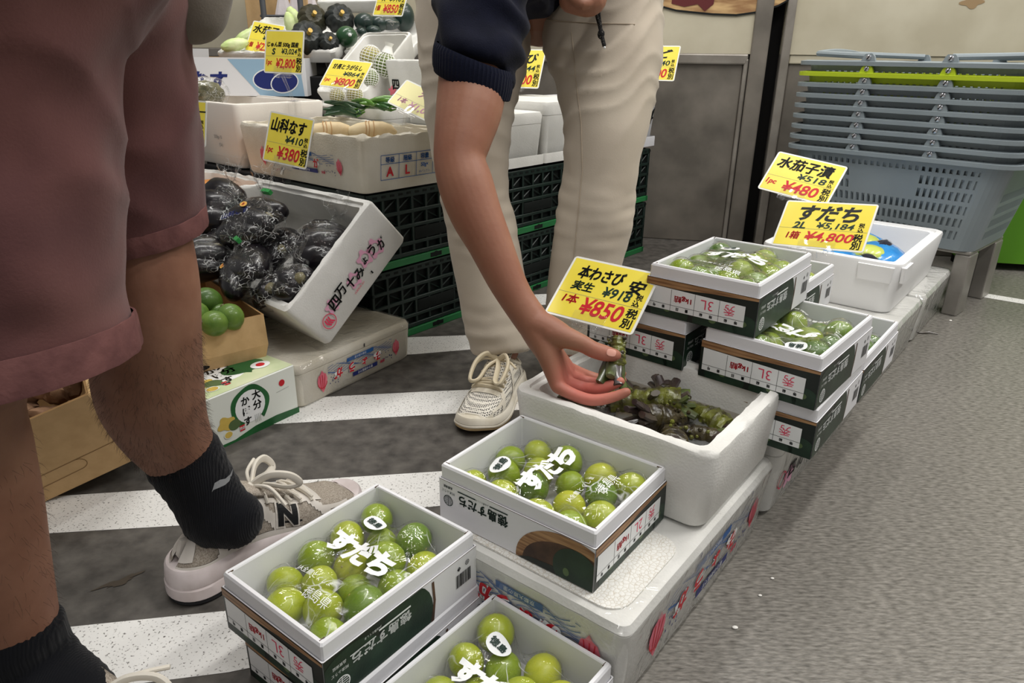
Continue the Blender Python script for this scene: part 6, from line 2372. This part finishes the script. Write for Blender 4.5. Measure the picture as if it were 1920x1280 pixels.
pm = MB()
chain(pm, [(893, -60, 1.70, .145), (890, 40, 1.69, .140), (886, 130, 1.66, .121), (880, 230, 1.64, .098), (886, 330, 1.64, .083), (903, 430, 1.65, .080), (921, 530, 1.66, .082), (934, 610, 1.67, .079), (938, 660, 1.674, .068)], M_pants, 28, cut=True)
chain(pm, [(1125, -60, 1.70, .145), (1129, 60, 1.67, .140), (1139, 140, 1.64, .123), (1136, 230, 1.62, .096), (1126, 300, 1.62, .085), (1117, 400, 1.65, .090), (1099, 490, 1.68, .086), (1088, 590, 1.715, .082), (1084, 655, 1.735, .070)], M_pants, 28, cut=True)
chain(pm, [(905, -40, 1.71, .140), (1015, -50, 1.71, .145), (1120, -40, 1.71, .140)], M_pants, 28)
chain(pm, [(1015, -50, 1.71, .150), (1010, -120, 1.66, .150)], M_pants, 28)
kneeL, kneeR = at(1135, 300, 1.62), at(885, 330, 1.63)
hemR = at(935, 640, 1.67)


def pants_folds(c, n):
    f = .005 * noise.noise(Vector((c.x * 9, c.y * 9, c.z * 9)))
    # diagonal pulls running from the crotch across the thigh
    k = smooth(c.z, .45, .62)
    w = c.z * 1.0 - (c.x - .14) * (.55 if c.x > .05 else -.5)
    f += k * .0045 * (1 - abs(2 * ((w * 16 + 1.4 * noise.noise(c * 7)) % 1) - 1)) ** 2.2
    # creases behind the knee and stacking above the shoe
    k2 = math.exp(-((c.z - .42) / .07) ** 2)
    f += k2 * .006 * noise.noise(Vector((c.x * 10, c.y * 10, c.z * 46)))
    k3 = math.exp(-((c.z - .14) / .07) ** 2)
    f += k3 * .007 * noise.noise(Vector((c.x * 14, c.y * 14, c.z * 40 + 3)))
    return n * f


pants = fuse(pm, 'trousers', .0075, M_pants, man, 6, pants_folds)
pants.matrix_parent_inverse = man.matrix_world.inverted()
pb = bvh_of(pants)


def stitched(bv_, px_pts, r, m, name, par, off=.0008):
    pts = []
    for a, b in zip(px_pts, px_pts[1:]):
        for k in range(8):
            q = onto(bv_, a[0] + (b[0] - a[0]) * k / 8, a[1] + (b[1] - a[1]) * k / 8, off)
            if q is not None and (not pts or (q - pts[-1]).length < .08):
                pts.append(q)
    if len(pts) > 2:
        b = MB()
        b.tube(pts, r, m, 5)
        o = b.build(name, par)
        o.matrix_parent_inverse = par.matrix_world.inverted()
        return o


M_seam = mat('trouser_seam', (170, 156, 137), .85)
stitched(pb, [(1072, 60), (1080, 150), (1090, 230), (1092, 320), (1082, 420), (1070, 540)], .0010, M_seam, 'leg_seam', man)
stitched(pb, [(1020, 36), (1060, 40), (1120, 44), (1200, 46)], .0012, M_seam, 'leg_seam', man)
# cord with knots
M_cord = mat('cord_black', (30, 29, 30), .8, .2, var=(110, 106, 100), vscale=380, vlo=.58, vhi=.66)
b = MB()
pts = [at(x, y, 1.475) for x, y in ((1112, -20), (1116, 10), (1119, 30), (1124, 48), (1127, 62))]
b.tube(pts, .0036, M_cord, 8)
pts = [at(x, y, 1.478) for x, y in ((1121, -20), (1122, 10), (1124, 35), (1127, 55))]
b.tube(pts, .0034, M_cord, 8)
b.ball(at(1127, 64, 1.475), (.0075, .007, .010), M_cord, 12, 8)
b.tube([at(x, y, 1.475) for x, y in ((1128, 66), (1131, 78), (1133, 86))], .0042, M_cord, 8)
b.ball(at(1133.5, 89, 1.475), .0026, M_white_ink, 8, 6)
o = b.build('drawstring', man)
o.matrix_parent_inverse = man.matrix_world.inverted()

sm = MB()
chain(sm, [(915, -110, 1.21, .085), (905, 0, 1.165, .079), (900, 70, 1.14, .073), (893, 125, 1.125, .067), (889, 150, 1.117, .0605)], M_navy, 28, cut=True)
chain(sm, [(1015, -90, 1.62, .150), (1000, -170, 1.50, .150), (985, -270, 1.36, .155), (980, -330, 1.28, .13)], M_navy, 28)
chain(sm, [(980, -320, 1.27, .10), (915, -110, 1.21, .085)], M_navy, 24)
chain(sm, [(990, -330, 1.3, .10), (1190, -320, 1.36, .072), (1205, -210, 1.39, .066)], M_navy, 24)
chain(sm, [(960, -40, 1.40, .06), (985, -30, 1.55, .08)], M_navy, 20)


def knit_folds(c, n):
    u = c.z * 1.0 + (c.x) * .55
    return n * (.0055 * math.sin(u * 95 + 4 * noise.noise(c * 9)) * smooth(c.z, .66, .74) + .003 * noise.noise(c * 18))


shirt = fuse(sm, 'sweater', .006, M_navy, man, 5, knit_folds)
shirt.matrix_parent_inverse = man.matrix_world.inverted()
b = MB()
axis = (at(889, 168, 1.142) - at(893, 118, 1.125)).normalized()
c0_ = at(887, 143, 1.119)
tx_ = (axis.cross(CF)).normalized()
ty_ = tx_.cross(axis).normalized()
tilt = .017
rings = []
for z_, r_ in ((-.030, .0600), (-.022, .0640), (0, .0632), (.014, .0612), (.016, .0592), (.011, .0570), (-.01, .055)):
    ring_ = []
    for k in range(180):
        a = 2 * PI * k / 180
        rr2 = r_ * (1 + .010 * math.cos(60 * a))
        x_, y_ = math.cos(a), math.sin(a)
        p = c0_ + axis * z_ + tx_ * x_ * rr2 + ty_ * y_ * rr2
        p += axis * (tilt * ((p - c0_).dot(CR) / .065))
        ring_.append(p)
    rings.append(ring_)
b.loft(rings, M_cuff, smooth=True, cap0=False, cap1=False)
o = b.build('sleeve_cuff', man, recalc=True)
o.matrix_parent_inverse = man.matrix_world.inverted()

toe = Vector((-.088, 1.325, 0))
hdir = Vector((.30, .95, 0)).normalized()
yaw_ = math.atan2(-hdir.y, -hdir.x)
heel = toe + hdir * .300
make_shoe(man, Matrix.Translation(heel) @ Matrix.Rotation(yaw_, 4, 'Z'), .295, 'trail', label='cream mesh sneaker with dotted holes and a large bow')
make_shoe(man, Matrix.Translation((.150, 1.86, 0)) @ Matrix.Rotation(R(-72), 4, 'Z'), .295, 'trail', label='cream mesh sneaker hidden behind the boxes')

# held wasabi stem
d0, d1 = at(1157, 630, 1.104), at(1150, 690, 1.090)
xd = (d1 - d0).normalized()
yd = xd.cross(CF).normalized()
Mh = frame(d0, xd, yd)
wasabi('wasabi stem held between thumb and fingers above the water', Mh, (d1 - d0).length * 1.02, .0150, 77, False, False, 9)

# ---- person in mauve shorts at the left
lady = thing('person', 'person in mauve shorts and black socks standing close at the left edge', 'person', (-.46, .74, 0))


def keep(o):
    o.matrix_parent_inverse = lady.matrix_world.inverted()
    return o


bd = MB()
legF = [(150, 100, .74, .080), (222, 360, .83, .070), (268, 520, .865, .0635), (275, 600, .885, .063), (276, 680, .92, .0665), (283, 740, .95, .067), (304, 795, .985, .060), (335, 845, 1.02, .051), (372, 900, 1.045, .0435), (402, 945, 1.058, .0405)]
chain(bd, legF, M_skin_b, 26)
legN = [(-60, 100, .56, .085), (-82, 560, .61, .072), (-104, 740, .64, .062), (-88, 850, .68, .0655), (-58, 960, .71, .064), (-18, 1080, .745, .056), (20, 1180, .775, .047), (50, 1250, .795, .041)]
chain(bd, legN, M_skin_b, 26)
hipc = at(-30, -250, .57)
bd.tube([hipc, hipc + Vector((.0, .0, .25)), hipc + Vector((.02, .02, .5)), hipc + Vector((.03, .03, .58))], [.13, .115, .13, .06], M_skin_b, 20, round_caps=True)
chain(bd, [(150, 100, .74, .085), (60, -200, .64, .10), (-30, -250, .57, .11), (-100, -200, .53, .10), (-60, 100, .56, .085)], M_skin_b, 22)
body2 = keep(fuse(bd, 'body', .0055, M_skin_b, lady, 4))
# leg hair
bv2 = bvh_of(body2)
hb = MB()
M_hair = mat('hair_dark', (58, 42, 34), .6)
rnd = random.Random(2)
cnt = 0
for _ in range(2600):
    if rnd.random() < .8:
        i = rnd.randrange(3, 7)
        a_, b_ = legF[i], legF[i + 1]
    else:
        i = rnd.randrange(3, 6)
        a_, b_ = legN[i], legN[i + 1]
    u = rnd.random()
    c = at(*a_[:3]).lerp(at(*b_[:3]), u)
    ax = (at(*b_[:3]) - at(*a_[:3])).normalized()
    d = Vector((rnd.gauss(0, 1), rnd.gauss(0, 1), rnd.gauss(0, 1)))
    d = (d - ax * d.dot(ax)).normalized()
    h, n, _, _ = bv2.ray_cast(c + d * .2, -d)
    if h is None or (h - c).length > .10:
        continue
    l_ = rnd.uniform(.006, .013)
    e = (n * .55 + ax * .8 + Vector((rnd.gauss(0, .25), rnd.gauss(0, .25), rnd.gauss(0, .25)))).normalized()
    hb.tube([h, h + e * l_ * .5 + n * .001, h + e * l_], [.00012 if a_ in legN else .00016, .0001, .00004], M_hair, 3, caps=False)
keep(tag(hb.build('leg_hair', lady), kind='stuff'))

sh = MB()
chain(sh, [(60, -200, .645, .135), (150, 90, .752, .108), (200, 300, .82, .101), (226, 425, .862, .0965)], M_shorts, 30, cut=True)
chain(sh, [(-170, -220, .505, .135), (-104, 120, .575, .123), (-50, 420, .62, .119), (-38, 560, .642, .1185), (2, 688, .662, .117)], M_shorts, 30, cut=True)
chain(sh, [(60, -200, .645, .135), (-40, -230, .575, .15), (-170, -220, .505, .135)], M_shorts, 30)
hip2 = at(-40, -230, .575)
sh.tube([hip2, hip2 + Vector((0, 0, .12))], [.155, .15], M_shorts, 30, round_caps=True)


def shorts_folds(c, n):
    f = .010 * noise.noise(Vector((c.x * 7, c.y * 7, c.z * 5))) + .007 * noise.noise(Vector((c.x * 16 + c.z * 10, c.y * 16, c.z * 9 + 4)))
    f += .004 * (1 - abs(2 * ((c.z * 9 + c.x * 5 + 1.2 * noise.noise(c * 6)) % 1) - 1)) ** 2 * smooth(c.z, .48, .6)
    return n * f


shorts = keep(fuse(sh, 'shorts', .008, M_shorts, lady, 6, shorts_folds))
# hems: two turned-up bands


def hem(p0, p1, r0, r1, name='hem'):
    a, b_ = at(*p0), at(*p1)
    ax = (b_ - a).normalized()
    x_ = ax.cross(Vector((0, 1, 0))).normalized()
    y_ = ax.cross(x_).normalized()
    b = MB()
    L_ = (b_ - a).length
    rings = []
    for u, r in ((0, r0 * .985), (.0, r0 * 1.004), (.15, r0 * 1.008), (.88, r1 * 1.008), (1.0, r1), (1.0, r1 * .97)):
        rings.append([a + ax * L_ * u + (x_ * math.cos(2 * PI * k / 60) + y_ * math.sin(2 * PI * k / 60)) * r * (1 + .008 * math.sin(k * 2.1)) for k in range(60)])
    b.loft(rings, M_hem, cap0=False, cap1=False, smooth=True)
    keep(b.build(name, lady, recalc=True))


hem((-17, 630, .6535), (4, 696, .6635), .1195, .1190)
hem((218, 398, .853), (228, 434, .865), .0998, .0990)
# grey shirt: trunk and a low hanging fold of cloth
gm = MB()
gm.tube([hip2 + Vector((0, 0, .08)), hip2 + Vector((0, 0, .22)), hip2 + Vector((.02, .02, .48)), hip2 + Vector((.03, .03, .60))], [.165, .15, .165, .09], M_grey, 28, round_caps=True)
chain(gm, [(120, -420, .62, .10), (250, -240, .70, .062), (330, -120, .74, .049), (350, -40, .755, .047), (357, 8, .765, .042)], M_grey, 24)
chain(gm, [(120, -420, .62, .10), (-60, -420, .55, .12)], M_grey, 24)
keep(fuse(gm, 'shirt', .006, M_grey, lady, 6, lambda c, n: n * .004 * noise.noise(c * 14)))


def sock(pts, mark=None):
    mb_ = MB()
    chain(mb_, pts, M_sock, 26)
    o = keep(fuse(mb_, 'sock', .0042, M_sock, lady, 3, lambda c, n: n * .0006 * math.sin(c.x * 900 + c.y * 500)))
    if mark:
        bs = bvh_of(o)
        b = MB()
        up_, lo_ = [], []
        for (a, c) in mark:
            p, q = onto(bs, *a, .0008), onto(bs, *c, .0008)
            if p is not None and q is not None:
                up_.append(p)
                lo_.append(q)
        n = len(up_)
        b.add(up_ + lo_, [(i, i + 1, n + i + 1, n + i) for i in range(n - 1)], M_swoosh, True)
        m_ = b.build('sock_mark', o)
        m_.matrix_parent_inverse = o.matrix_world.inverted()
        o2 = m_
    return o


sock([(344, 856, 1.026, .0545), (358, 880, 1.036, .0525), (374, 906, 1.046, .0500), (393, 938, 1.056, .0500), (408, 962, 1.062, .0510), (436, 972, 1.064, .045)],
     [((397, 921), (397, 922)), ((402, 905), (400, 918)), ((412, 899), (410, 914)), ((422, 897), (421, 909)), ((431, 889), (429, 902)), ((436, 878), (434, 890)), ((437, 872), (436, 876))])
sock([(18, 1190, .775, .0535), (40, 1230, .787, .051), (72, 1275, .79, .0510), (120, 1325, .78, .053), (180, 1385, .77, .048)])
make_shoe(lady, Matrix.Translation((-.492, .832, 0)) @ Matrix.Rotation(R(49), 4, 'Z') @ Matrix.Diagonal((1, 1.1, 1.15, 1)), .325, 'run', label='white and grey running shoe with a black letter N')
make_shoe(lady, Matrix.Translation((-.572, .612, 0)) @ Matrix.Rotation(R(-22), 4, 'Z') @ Matrix.Diagonal((1, 1.05, 1.0, 1)), .325, 'run', label='white running shoe cut off by the bottom edge')
